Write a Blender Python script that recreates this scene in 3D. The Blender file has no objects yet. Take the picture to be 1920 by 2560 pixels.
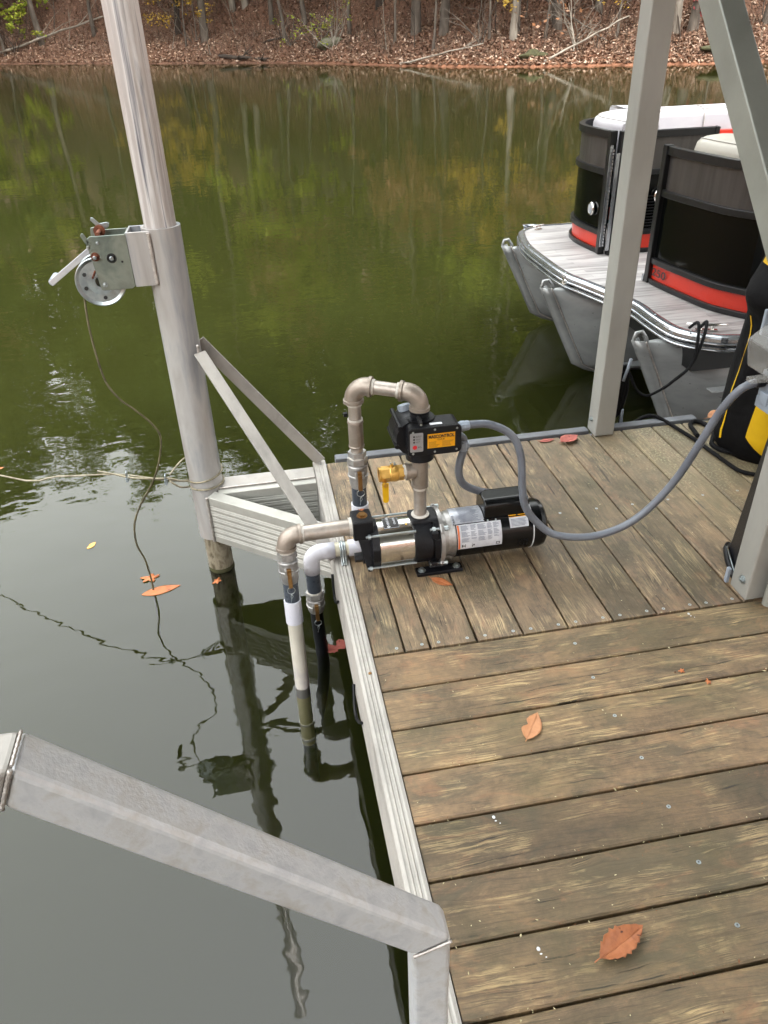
import bpy, math, random
import numpy as np
from mathutils import Vector, Matrix, noise as mnoise
V = Vector
R = math.radians
scene = bpy.context.scene
col = scene.collection

# ------------------------------------------------------------------ camera
YAW, PITCH, ROLL = 0.1603, 0.5707, -0.0363
fwd = V((math.sin(YAW)*math.cos(PITCH), math.cos(YAW)*math.cos(PITCH), -math.sin(PITCH)))
rt = V((math.cos(YAW), -math.sin(YAW), 0)); up = rt.cross(fwd)
rt2 = rt*math.cos(ROLL)+up*math.sin(ROLL); up2 = up*math.cos(ROLL)-rt*math.sin(ROLL)
cam = bpy.data.objects.new('camera', bpy.data.cameras.new('camera')); col.objects.link(cam)
cam.matrix_world = Matrix(((rt2.x, up2.x, -fwd.x, -0.2191), (rt2.y, up2.y, -fwd.y, -1.6676), (rt2.z, up2.z, -fwd.z, 1.5894), (0, 0, 0, 1)))
cam.data.sensor_fit = 'HORIZONTAL'; cam.data.sensor_width = 36; cam.data.lens = 36*1910.9/1920
cam.data.clip_start = 0.05; cam.data.clip_end = 1500
scene.camera = cam

# ------------------------------------------------------------------ sky and sun (overcast)
world = bpy.data.worlds.new('World'); scene.world = world; world.use_nodes = True
wn = world.node_tree.nodes; wl = world.node_tree.links; wn.clear()
sky = wn.new('ShaderNodeTexSky'); sky.sky_type = 'NISHITA'; sky.sun_disc = False
SUN_EL, SUN_AZ = R(58), R(150)         # azimuth clockwise from +Y
sky.sun_elevation = SUN_EL; sky.sun_rotation = SUN_AZ
sky.air_density = 1.0; sky.dust_density = 9.0; sky.ozone_density = 1.0
hs = wn.new('ShaderNodeHueSaturation'); hs.inputs['Saturation'].default_value = 0.22
bg = wn.new('ShaderNodeBackground'); bg.inputs['Strength'].default_value = 0.15
wo = wn.new('ShaderNodeOutputWorld')
cl = wn.new('ShaderNodeMix'); cl.data_type = 'RGBA'; cl.inputs[0].default_value = .75; cl.inputs[7].default_value = (10.4, 10.7, 10.6, 1)   # even cloud layer
wl.new(sky.outputs[0], hs.inputs['Color']); wl.new(hs.outputs[0], cl.inputs[6]); wl.new(cl.outputs[2], bg.inputs['Color']); wl.new(bg.outputs[0], wo.inputs['Surface'])
sl = bpy.data.lights.new('sun', 'SUN'); sl.energy = 1.1; sl.angle = R(20); sl.color = (1.0, 0.96, 0.9)
so = bpy.data.objects.new('sun', sl); col.objects.link(so)
sd = V((math.sin(SUN_AZ)*math.cos(SUN_EL), math.cos(SUN_AZ)*math.cos(SUN_EL), math.sin(SUN_EL)))
so.rotation_euler = sd.to_track_quat('Z', 'Y').to_euler(); so.location = (0, 0, 12)
scene.view_settings.view_transform = 'Standard'; scene.view_settings.look = 'None'
scene.view_settings.exposure = 2.05; scene.view_settings.gamma = 1.0
try: scene.view_settings.use_curve_mapping = False
except Exception: pass
cy = scene.cycles
cy.use_denoising = True; cy.use_adaptive_sampling = True; cy.adaptive_threshold = 0.03
cy.max_bounces = 8; cy.volume_bounces = 1; cy.transparent_max_bounces = 8; cy.caustics_reflective = False; cy.caustics_refractive = False
cy.sample_clamp_indirect = 6

# ------------------------------------------------------------------ helpers
def lin(c):
    if isinstance(c, str):
        c = [int(c[i:i+2], 16)/255 for i in (0, 2, 4)]
        c = [x/12.92 if x <= .04045 else ((x+.055)/1.055)**2.4 for x in c]
    return (c[0], c[1], c[2], 1)

def newmat(name):
    m = bpy.data.materials.new(name); m.use_nodes = True
    nt = m.node_tree; b = nt.nodes['Principled BSDF']
    return m, nt, b

def ramp(nt, fac, stops):
    r = nt.nodes.new('ShaderNodeValToRGB'); e = r.color_ramp.elements
    while len(e) < len(stops): e.new(0.5)
    for i, (p, c) in enumerate(stops): e[i].position = p; e[i].color = lin(c) if isinstance(c, str) or len(c) == 3 else c
    nt.links.new(fac, r.inputs[0]); return r.outputs[0]

def coords(nt, sc=(1, 1, 1), rnd=False, kind='Object', rot=(0, 0, 0)):
    t = nt.nodes.new('ShaderNodeTexCoord'); mp = nt.nodes.new('ShaderNodeMapping')
    mp.inputs['Scale'].default_value = sc; mp.inputs['Rotation'].default_value = rot
    nt.links.new(t.outputs[kind], mp.inputs['Vector'])
    if rnd:
        oi = nt.nodes.new('ShaderNodeObjectInfo'); mu = nt.nodes.new('ShaderNodeMath'); mu.operation = 'MULTIPLY'; mu.inputs[1].default_value = 37
        nt.links.new(oi.outputs['Random'], mu.inputs[0])
        nt.links.new(mu.outputs[0], mp.inputs['Location'])
    return mp.outputs[0]

def noi(nt, vec, scale, detail=4, rough=.55, dist=0):
    n = nt.nodes.new('ShaderNodeTexNoise'); n.inputs['Scale'].default_value = scale; n.inputs['Detail'].default_value = detail
    n.inputs['Roughness'].default_value = rough; n.inputs['Distortion'].default_value = dist
    nt.links.new(vec, n.inputs['Vector']); return n.outputs[0]

def mixc(nt, fac, a, b, mode='MIX'):
    m = nt.nodes.new('ShaderNodeMix'); m.data_type = 'RGBA'; m.blend_type = mode
    for v, k in ((fac, 0), (a, 6), (b, 7)):
        if hasattr(v, 'is_linked') or hasattr(v, 'links'): nt.links.new(v, m.inputs[k])
        else: m.inputs[k].default_value = v if k == 0 else lin(v)
    return m.outputs[2]

def mth(nt, op, a, b=None, clamp=False):
    m = nt.nodes.new('ShaderNodeMath'); m.operation = op; m.use_clamp = clamp
    for i, v in enumerate((a, b)):
        if v is None: continue
        if hasattr(v, 'links'): nt.links.new(v, m.inputs[i])
        else: m.inputs[i].default_value = v
    return m.outputs[0]

def bump(nt, b, h, strength=.3, dist=.01):
    n = nt.nodes.new('ShaderNodeBump'); n.inputs['Strength'].default_value = strength; n.inputs['Distance'].default_value = dist
    nt.links.new(h, n.inputs['Height']); nt.links.new(n.outputs[0], b.inputs['Normal']); return n

def pmat(name, c1, c2=None, scale=8, rough=.5, metal=0, bmp=0, bscale=80, st=(1, 1, 1), coat=0, c3=None, rvar=.12, thr=(.35, .65), spec=None):
    m, nt, b = newmat(name)
    b.inputs['Metallic'].default_value = metal; b.inputs['Roughness'].default_value = rough
    if coat: b.inputs['Coat Weight'].default_value = coat; b.inputs['Coat Roughness'].default_value = .08
    if spec is not None: b.inputs['Specular IOR Level'].default_value = spec
    v = coords(nt, st)
    n = noi(nt, v, scale, 5, .6, .3)
    stops = [(thr[0], c1), (thr[1], c2 or c1)]
    if c3: stops = [(thr[0], c1), ((thr[0]+thr[1])/2, c2), (thr[1], c3)]
    nt.links.new(ramp(nt, n, stops), b.inputs['Base Color'])
    n2 = noi(nt, v, bscale, 3, .6)
    rr = mth(nt, 'ADD', mth(nt, 'MULTIPLY', mth(nt, 'SUBTRACT', n2, .5), rvar*2), rough, True)
    nt.links.new(rr, b.inputs['Roughness'])
    if bmp: bump(nt, b, n2, bmp, .004)
    return m

# ------------------------------------------------------------------ mesh builder
class MB:
    def __init__(s): s.v = []; s.f = []; s.m = []; s.sm = []
    def add(s, verts, faces, mat=0, smooth=False):
        o = len(s.v); s.v += [tuple(p) for p in verts]
        for f in faces: s.f.append(tuple(i+o for i in f)); s.m.append(mat); s.sm.append(smooth)
        return s
    def box(s, lo, hi, mat=0):
        x0, y0, z0 = lo; x1, y1, z1 = hi
        return s.add([(x0,y0,z0),(x1,y0,z0),(x1,y1,z0),(x0,y1,z0),(x0,y0,z1),(x1,y0,z1),(x1,y1,z1),(x0,y1,z1)],
                     [(0,3,2,1),(4,5,6,7),(0,1,5,4),(1,2,6,5),(2,3,7,6),(3,0,4,7)], mat)
    def obox(s, c, ax, ay, az, mat=0):
        c = V(c); ax, ay, az = V(ax), V(ay), V(az)
        P = [c+i*ax+j*ay+k*az for k in (-1, 1) for i, j in ((-1,-1),(1,-1),(1,1),(-1,1))]
        return s.add(P, [(0,3,2,1),(4,5,6,7),(0,1,5,4),(1,2,6,5),(2,3,7,6),(3,0,4,7)], mat)
    def bar(s, p, q, w, t, upv=(0,0,1), mat=0):      # flat bar from p to q, w across, t thick
        p, q = V(p), V(q); d = (q-p); n = V(upv); a = d.cross(n).normalized(); b = a.cross(d).normalized()
        return s.obox((p+q)/2, d/2, a*w/2, b*t/2, mat)
    def prism(s, poly, d, mat=0):                    # planar polygon of 3D points extruded by d
        n = len(poly); d = V(d); P = [V(p) for p in poly]; P += [p+d for p in P]
        F = [tuple(range(n-1, -1, -1)), tuple(range(n, 2*n))]+[(i, (i+1) % n, n+(i+1) % n, n+i) for i in range(n)]
        return s.add(P, F, mat)
    def tube(s, pts, r, n=14, mat=0, cap=True, smooth=True, sy=1.0):
        pts = [V(p) for p in pts]; rs = r if hasattr(r, '__len__') else [r]*len(pts)
        t0 = (pts[1]-pts[0]).normalized(); a = V((0,0,1)) if abs(t0.z) < .9 else V((1,0,0))
        nn = t0.cross(a).normalized(); P = []; F = []
        for i, p in enumerate(pts):
            t = (pts[min(i+1, len(pts)-1)]-pts[max(i-1, 0)]).normalized()
            nn = (nn-t*nn.dot(t)).normalized(); bb = t.cross(nn)
            for k in range(n):
                an = 2*math.pi*k/n; P.append(p+nn*rs[i]*math.cos(an)+bb*rs[i]*sy*math.sin(an))
        for i in range(len(pts)-1):
            for k in range(n): F.append((i*n+k, i*n+(k+1) % n, (i+1)*n+(k+1) % n, (i+1)*n+k))
        s.add(P, F, mat, smooth)
        if cap:
            o = len(s.v)-len(P)
            s.f.append(tuple(o+k for k in range(n-1, -1, -1))); s.m.append(mat); s.sm.append(False)
            s.f.append(tuple(o+(len(pts)-1)*n+k for k in range(n))); s.m.append(mat); s.sm.append(False)
        return s
    def lathe(s, o, ax, prof, n=28, mat=0, smooth=True, ph=0):   # profile [(t, r)] along ax from o ; sharp: repeat points
        o = V(o); ax = V(ax).normalized(); a = V((0,0,1)) if abs(ax.z) < .9 else V((0,1,0))
        u = ax.cross(a).normalized(); w = ax.cross(u)
        segs = []; cur = [prof[0]]
        for i in range(1, len(prof)):                # each straight run gets its own verts so that edges stay crisp
            segs.append((prof[i-1], prof[i]))
        for (t0, r0), (t1, r1) in segs:
            P = []
            for t, r in ((t0, r0), (t1, r1)):
                for k in range(n):
                    an = ph+2*math.pi*k/n; P.append(o+ax*t+(u*math.cos(an)+w*math.sin(an))*max(r, 1e-5))
            s.add(P, [(k, n+k, n+(k+1) % n, (k+1) % n) for k in range(n)], mat, smooth)
        return s
    def cyl(s, p, q, r, n=24, mat=0, ph=0, smooth=True):
        p, q = V(p), V(q); L = (q-p).length
        return s.lathe(p, q-p, [(0, 0), (0, r), (L, r), (L, 0)], n, mat, smooth, ph)
    def hexn(s, p, q, r, mat=0, ph=0): return s.cyl(p, q, r, 6, mat, ph, False)
    def ball(s, c, r, mat=0, n=10, sc=(1,1,1)):
        P = []; F = []; c = V(c)
        for i in range(n+1):
            th = math.pi*i/n
            for k in range(n*2):
                an = math.pi*k/n; P.append(c+V((r*sc[0]*math.sin(th)*math.cos(an), r*sc[1]*math.sin(th)*math.sin(an), r*sc[2]*math.cos(th))))
        for i in range(n):
            for k in range(n*2): F.append((i*n*2+k, (i+1)*n*2+k, (i+1)*n*2+(k+1) % (n*2), i*n*2+(k+1) % (n*2)))
        return s.add(P, F, mat, True)
    def grid(s, rows, mat=0, smooth=True, closed=False):
        P = [p for r in rows for p in r]; w = len(rows[0]); F = []
        for i in range(len(rows)-1):
            for k in range(w if closed else w-1):
                F.append((i*w+k, i*w+(k+1) % w, (i+1)*w+(k+1) % w, (i+1)*w+k))
        return s.add(P, F, mat, smooth)
    def build(s, name, mats, parent=None, bevel=0, solid=0, origin=None, seg=2):
        me = bpy.data.meshes.new(name)
        if parent is not None: o3 = V(parent['_o'])
        elif origin is not None: o3 = V(origin)
        else:
            a = np.array(s.v); o3 = V(((a[:,0].min()+a[:,0].max())/2, (a[:,1].min()+a[:,1].max())/2, a[:,2].min()))
        me.from_pydata([(p[0]-o3.x, p[1]-o3.y, p[2]-o3.z) for p in s.v], [], s.f)
        if not isinstance(mats, (list, tuple)): mats = [mats]
        for m in mats: me.materials.append(m)
        me.polygons.foreach_set('material_index', s.m); me.polygons.foreach_set('use_smooth', s.sm)
        me.update()
        o = bpy.data.objects.new(name, me); col.objects.link(o)
        if parent is not None: o.parent = parent
        else: o.location = o3
        o['_o'] = tuple(o3)
        if bevel:
            b = o.modifiers.new('bevel', 'BEVEL'); b.width = bevel; b.segments = seg; b.limit_method = 'ANGLE'; b.angle_limit = R(35)
        if solid:
            b = o.modifiers.new('solid', 'SOLIDIFY'); b.thickness = solid
        return o

def tag(o, label=None, cat=None, group=None, kind=None):
    if label: o['label'] = label
    if cat: o['category'] = cat
    if group: o['group'] = group
    if kind: o['kind'] = kind
    return o
def thing(name, label, cat, loc, group=None):
    o = bpy.data.objects.new(name, None); col.objects.link(o); o.location = loc; o.empty_display_size = .1
    o['_o'] = tuple(loc); return tag(o, label, cat, group)

def smooth_path(pts, k=6):
    P = [V(p) for p in pts]; out = []
    for i in range(len(P)-1):
        a, b, c, d = P[max(i-1, 0)], P[i], P[i+1], P[min(i+2, len(P)-1)]
        for j in range(k):
            t = j/k; out.append(.5*((2*b)+(c-a)*t+(2*a-5*b+4*c-d)*t*t+(3*b-a-3*c+d)*t**3))
    out.append(P[-1]); return out

def arc_corner(p, c, q, rad, k=8):
    """points round a bend p-c-q with the given radius"""
    p, c, q = V(p), V(c), V(q); a = (p-c).normalized(); b = (q-c).normalized()
    half = a.angle(b)/2; t = rad/math.tan(half); cen = c+(a+b).normalized()*(rad/math.sin(half))
    s, e = c+a*t-cen, c+b*t-cen; out = []
    for i in range(k+1):
        w = i/k; ang = s.angle(e); out.append(cen+(s*math.sin((1-w)*ang)+e*math.sin(w*ang))/math.sin(ang))
    return out

def text_mesh(txt, size, mat, M, name, parent, extrude=0.0002, bold=0, align='CENTER', squeeze=1.0):
    cu = bpy.data.curves.new('t', 'FONT'); cu.body = txt; cu.size = size; cu.extrude = extrude; cu.align_x = align; cu.align_y = 'CENTER'; cu.offset = bold; cu.resolution_u = 3
    ob = bpy.data.objects.new('t', cu); col.objects.link(ob)
    dg = bpy.context.evaluated_depsgraph_get(); me = bpy.data.meshes.new_from_object(ob.evaluated_get(dg))
    col.objects.unlink(ob); bpy.data.objects.remove(ob)
    me.transform(Matrix.Diagonal((squeeze, 1, 1, 1))); me.transform(M)
    me.transform(Matrix.Translation(-V(parent['_o'])))
    me.materials.clear(); me.materials.append(mat); me.name = name
    o = bpy.data.objects.new(name, me); col.objects.link(o); o.parent = parent; o['_o'] = parent['_o']; return o
def frame(origin, x, y):
    x = V(x).normalized(); y = V(y).normalized(); z = x.cross(y)
    return Matrix(((x.x, y.x, z.x, origin[0]), (x.y, y.y, z.y, origin[1]), (x.z, y.z, z.z, origin[2]), (0,0,0,1)))

# ------------------------------------------------------------------ materials
ALU = pmat('weathered_aluminium', 'a0a1a7', 'bfbdbd', 6, .46, .2, .06, 150, c3='9fa1a8', thr=(.3, .72))
ALU_W = pmat('white_oxidised_aluminium', '827f7a', 'a19d97', 7, .55, .2, .08, 90, st=(1.5, .8, 1), c3='9a9389', thr=(.25, .8))
ALU_S = pmat('sleeve_aluminium', '858c97', 'bab8b6', 5, .34, .4, .05, 120, st=(1.5, 1.5, .25), c3='a19b98', thr=(.32, .68))
ALU_MAST = pmat('streaked_aluminium', '66666e', 'cfccca', 13, .42, .35, .15, 60, st=(3, 3, .10), c3='b3adaa', thr=(.34, .58))
ALU_A = pmat('arm_aluminium', '93938d', 'a9a8a1', 3, .46, .3, .05, 120, c3='95938a', thr=(.3, .7))
ALU_R = pmat('handrail_aluminium', 'b4b7bb', 'c6c8ca', 30, .4, .25, .2, 240, c3='b6b4b0', thr=(.3, .7), st=(1, 1, 1))
WELD = pmat('weld', 'a7a09a', 'c9c4bf', 60, .4, .6, .5, 160)
STEEL_PIPE = pmat('stainless_pipe', '8d857c', 'aaa29a', 10, .38, .6, .1, 140, c3='9c8f80')
STEEL_CAST = pmat('cast_stainless', '857b70', '9b9187', 14, .42, .6, .25, 260)
TAPE = pmat('thread_tape', 'b9b3a8', 'cfcbc4', 40, .6, 0, .5, 200)
ALU_CAST = pmat('cast_aluminium_fitting', '8c8b8a', 'b4b2af', 20, .36, .7, .35, 220)
PVCW = pmat('white_pvc', 'c4c5cf', 'd2d2d8', 5, .3, 0, .02)
PVCC = pmat('cream_pvc', 'b9b49f', 'c6c1ae', 6, .35, 0)
PVCG = pmat('dark_grey_pvc', '30363f', '3c434d', 6, .3, 0)
BLACKP = pmat('black_plastic', '0d0e11', '15161a', 8, .38, 0, .15, 300, spec=.25)
BLACKH = pmat('black_hose', '05070a', '0a0c10', 8, .35, 0, spec=.3)
CASTB = pmat('black_casting', '0b0c0f', '16171b', 30, .42, 0, .4, 240, spec=.25)
MOTORB = pmat('black_motor_paint', '050607', '090a0c', 3, .26, 0, 0, 200, spec=.35, rvar=.02)
BRASS = pmat('brass', 'b58a3c', 'd6aa5c', 25, .34, .6, .12, 200)
BRASSD = pmat('dull_brass', '7a5a34', '9c7747', 25, .4, .8, .1, 200)
YEL = pmat('yellow_vinyl', 'c99a05', 'd9aa10', 8, .45)
CHROME = pmat('polished_steel', 'd4d1ca', 'e0deda', 4, .2, 1.0, 0, 100, rvar=.03)
ZINC = pmat('zinc_plated_steel', '8c979b', 'a9b1b3', 12, .32, .8, .05, 200, c3='8f928b')
ZINCD = pmat('dull_zinc_plate', '6f7a74', '8c9389', 7, .36, .7, .05, 200, c3='7c8078')
RUST = pmat('rust', '5b2c1a', '7c4a33', 60, .8, .1, .4, 200)
WIRE = pmat('steel_cable', '6d6652', 'a39c85', 30, .5, .5, .4, 500)
WIRED = pmat('old_wet_cable', '3f3a26', '6b6448', 18, .5, .3, .4, 500)
ROPEB = pmat('black_rope', '050506', '0c0c0f', 90, .8, 0, .6, 400, spec=.2)
RUBBER = pmat('grey_rubber', '4c4e52', '63666a', 6, .6, 0, .1)
CONDUIT = pmat('grey_conduit', '585d66', '6b717a', 8, .32, 0, .04)
LGREY = pmat('light_grey_plastic', '808a96', '929ca8', 8, .4)
POSTM = pmat('painted_post', '959691', 'a8a8a3', 3, .42, .3, .04, 90, st=(1, 1, .4))
POSTD = pmat('brace_post', '7e817b', '90938c', 3, .42, .3, .04, 90)
LBLW = pmat('label_white', 'a9abb3', 'c9cbd0', 20, .4)
LBLS = pmat('label_silver', '8e9199', 'b6b9c0', 30, .35, .3)
LBLO = pmat('label_orange', 'c9622a', 'd06d35', 20, .4)
LBLY = pmat('label_yellow', 'e09a10', 'e8a51c', 12, .4)
LBLT = pmat('label_print', '6a6f7c', '7c818c', 50, .5)
LBLK = pmat('label_black_print', '141414', '1c1c1c', 20, .5)
LBLG = pmat('label_grey', '8b8b8c', '979798', 20, .4)
REDB = pmat('red_button', 'c0202a', 'd02c34', 20, .35)
WHITEM = pmat('white_marking', 'c9ccd2', 'd6d8dc', 20, .5)
PILE = pmat('weathered_pile', '6b6350', '8f8775', 22, .6, .15, .3, 60, st=(1, 1, .5), c3='514835', thr=(.34, .62))
BOATV = pmat('boat_black_gloss', '030404', '050606', 3, .1, 0, 0, 100, spec=.22, rvar=.02)
BOATG = pmat('boat_grey_brushed', '3a3735', '484543', 5, .34, .35, .05, 200, st=(6, 6, .4))
BOATF = pmat('boat_black_frame', '131415', '1a1b1d', 8, .34, .3, .05, 200)
BOATR = pmat('boat_red', 'a8200e', 'b0260f', 5, .3, 0, 0, 50, rvar=.02)
VINYLW = pmat('white_vinyl', '97959a', 'a5a3a6', 3, .42, 0, .06, 120)
VINYLC = pmat('cream_vinyl', '98948a', 'a6a298', 3, .42, 0, .06, 120)
SEAM = pmat('seam', '8b8781', '96928c', 10, .6)
TUBEM = pmat('pontoon_aluminium', '808484', '9a9d9d', 2.2, .32, .3, .05, 60, st=(.4, 1, 1), c3='777a79')
TRIM = pmat('trim_aluminium', '9ba0a5', 'b8bbbf', 8, .22, .85, 0, 100)
FABB = pmat('black_fabric', '050506', '0b0b0d', 12, .8, 0, .9, 22, spec=.15)
FABY = pmat('yellow_fabric', 'c9a000', 'dcb406', 5, .6, 0, .1, 300)
CLAY = pmat('red_clay', '6a3a22', '8a5233', 1.2, .9, 0, .5, 12)
BARKD = pmat('dark_bark', '241d17', '3d332a', 3, .9, 0, .6, 14, st=(1, 1, .3))
BARKG = pmat('grey_bark', '3a332c', '665d53', 2.2, .9, 0, .6, 14, st=(1, 1, .3))
BARKP = pmat('pale_bark', '655d53', '8e867a', 2.2, .9, 0, .5, 14, st=(1, 1, .3))
ROCK = pmat('mossy_rock', '4a4a38', '6c6858', 3, .9, 0, .6, 9, c3='3c4424')
MOSS = pmat('moss', '33321e', '46452a', 4, .95, 0, .5, 30)

def clear_plastic():
    m, nt, b = newmat('clear_plastic')
    b.inputs['Base Color'].default_value = (.42, .42, .40, 1); b.inputs['Roughness'].default_value = .2
    b.inputs['Alpha'].default_value = .30; return m
CLEAR = clear_plastic()

def rib_conduit():
    m, nt, b = newmat('ribbed_conduit')
    b.inputs['Base Color'].default_value = lin('5a5f68'); b.inputs['Roughness'].default_value = .35
    return m

def leaf_mat(name, cols, trans=.0, rough=.55, spot=None, vein=None):
    m, nt, b = newmat(name)
    v = coords(nt); n = noi(nt, v, 14, 5, .6, .5)
    c = ramp(nt, n, [(.25+.5*i/(len(cols)-1), x) for i, x in enumerate(cols)])
    if spot:
        n2 = noi(nt, v, 45, 2, .5); c = mixc(nt, ramp(nt, n2, [(.68, '000000'), (.73, 'ffffff')]), c, spot)
    nt.links.new(c, b.inputs['Base Color']); b.inputs['Roughness'].default_value = rough
    bump(nt, b, noi(nt, v, 120, 3), .4, .002)
    return m
LF_OR = leaf_mat('orange_brown_leaf', ['8e4726', 'ad6a40', 'a05a34'], spot='3a1a12')
LF_BR = leaf_mat('rust_brown_leaf', ['6e3a20', 'a3653f', '8a4c2c'], spot='3a1a12')
LF_TAN = leaf_mat('tan_leaf', ['9c6844', 'b58058', '8e5a38'])
LF_RED = leaf_mat('reddish_leaf', ['8a4038', 'a2584c', '7c3a30'], spot='502018')
LF_YEL = leaf_mat('yellow_leaf', ['c98a35', 'd9a658', 'b87028'])
LF_WET = leaf_mat('wet_orange_leaf', ['8e481f', 'b0683a', '845630'], spot='5a2414')

def island_mat(name, cols, rough=.8, trans=0):
    m, nt, b = newmat(name)
    g = nt.nodes.new('ShaderNodeNewGeometry')
    c = ramp(nt, g.outputs['Random Per Island'], [(i/(len(cols)-1), x) for i, x in enumerate(cols)])
    nt.links.new(c, b.inputs['Base Color']); b.inputs['Roughness'].default_value = rough
    b.inputs['Specular IOR Level'].default_value = .3
    if trans:
        tr = nt.nodes.new('ShaderNodeBsdfTranslucent'); nt.links.new(c, tr.inputs['Color'])
        mx = nt.nodes.new('ShaderNodeMixShader'); mx.inputs[0].default_value = trans
        nt.links.new(b.outputs[0], mx.inputs[1]); nt.links.new(tr.outputs[0], mx.inputs[2])
        nt.links.new(mx.outputs[0], nt.nodes['Material Output'].inputs['Surface'])
    return m
LITTER = island_mat('leaf_litter', ['3a2a20', '5c4230', '785845', '4a3628', '8c6e58', '664b39', 'a58b76', '503a2d', 'c4ac98', '6c4e3b'])
FOL_G = island_mat('green_foliage', ['33421a', '4d5c26', '3c4c20', '5c6a2e', '44552a'], trans=.3)
FOL_D = island_mat('dark_green_foliage', ['222e14', '33401c', '2a3618', '3e4a22'], trans=.25)
FOL_Y = island_mat('yellow_green_foliage', ['7c8a2c', 'a0a83c', '6a7c2a', 'b4b048'], trans=.35)
FOL_Y2 = island_mat('yellow_foliage', ['a88a2c', 'c4a244', '8c7428', 'ccb064'], trans=.35)
FOL_O = island_mat('orange_brown_foliage', ['84583a', 'a5795a', '6e4c34', 'b8937a'], trans=.3)
FOL_P = island_mat('pink_foliage', ['8c3c40', 'a85a58', '7c3438'], trans=.3)

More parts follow.
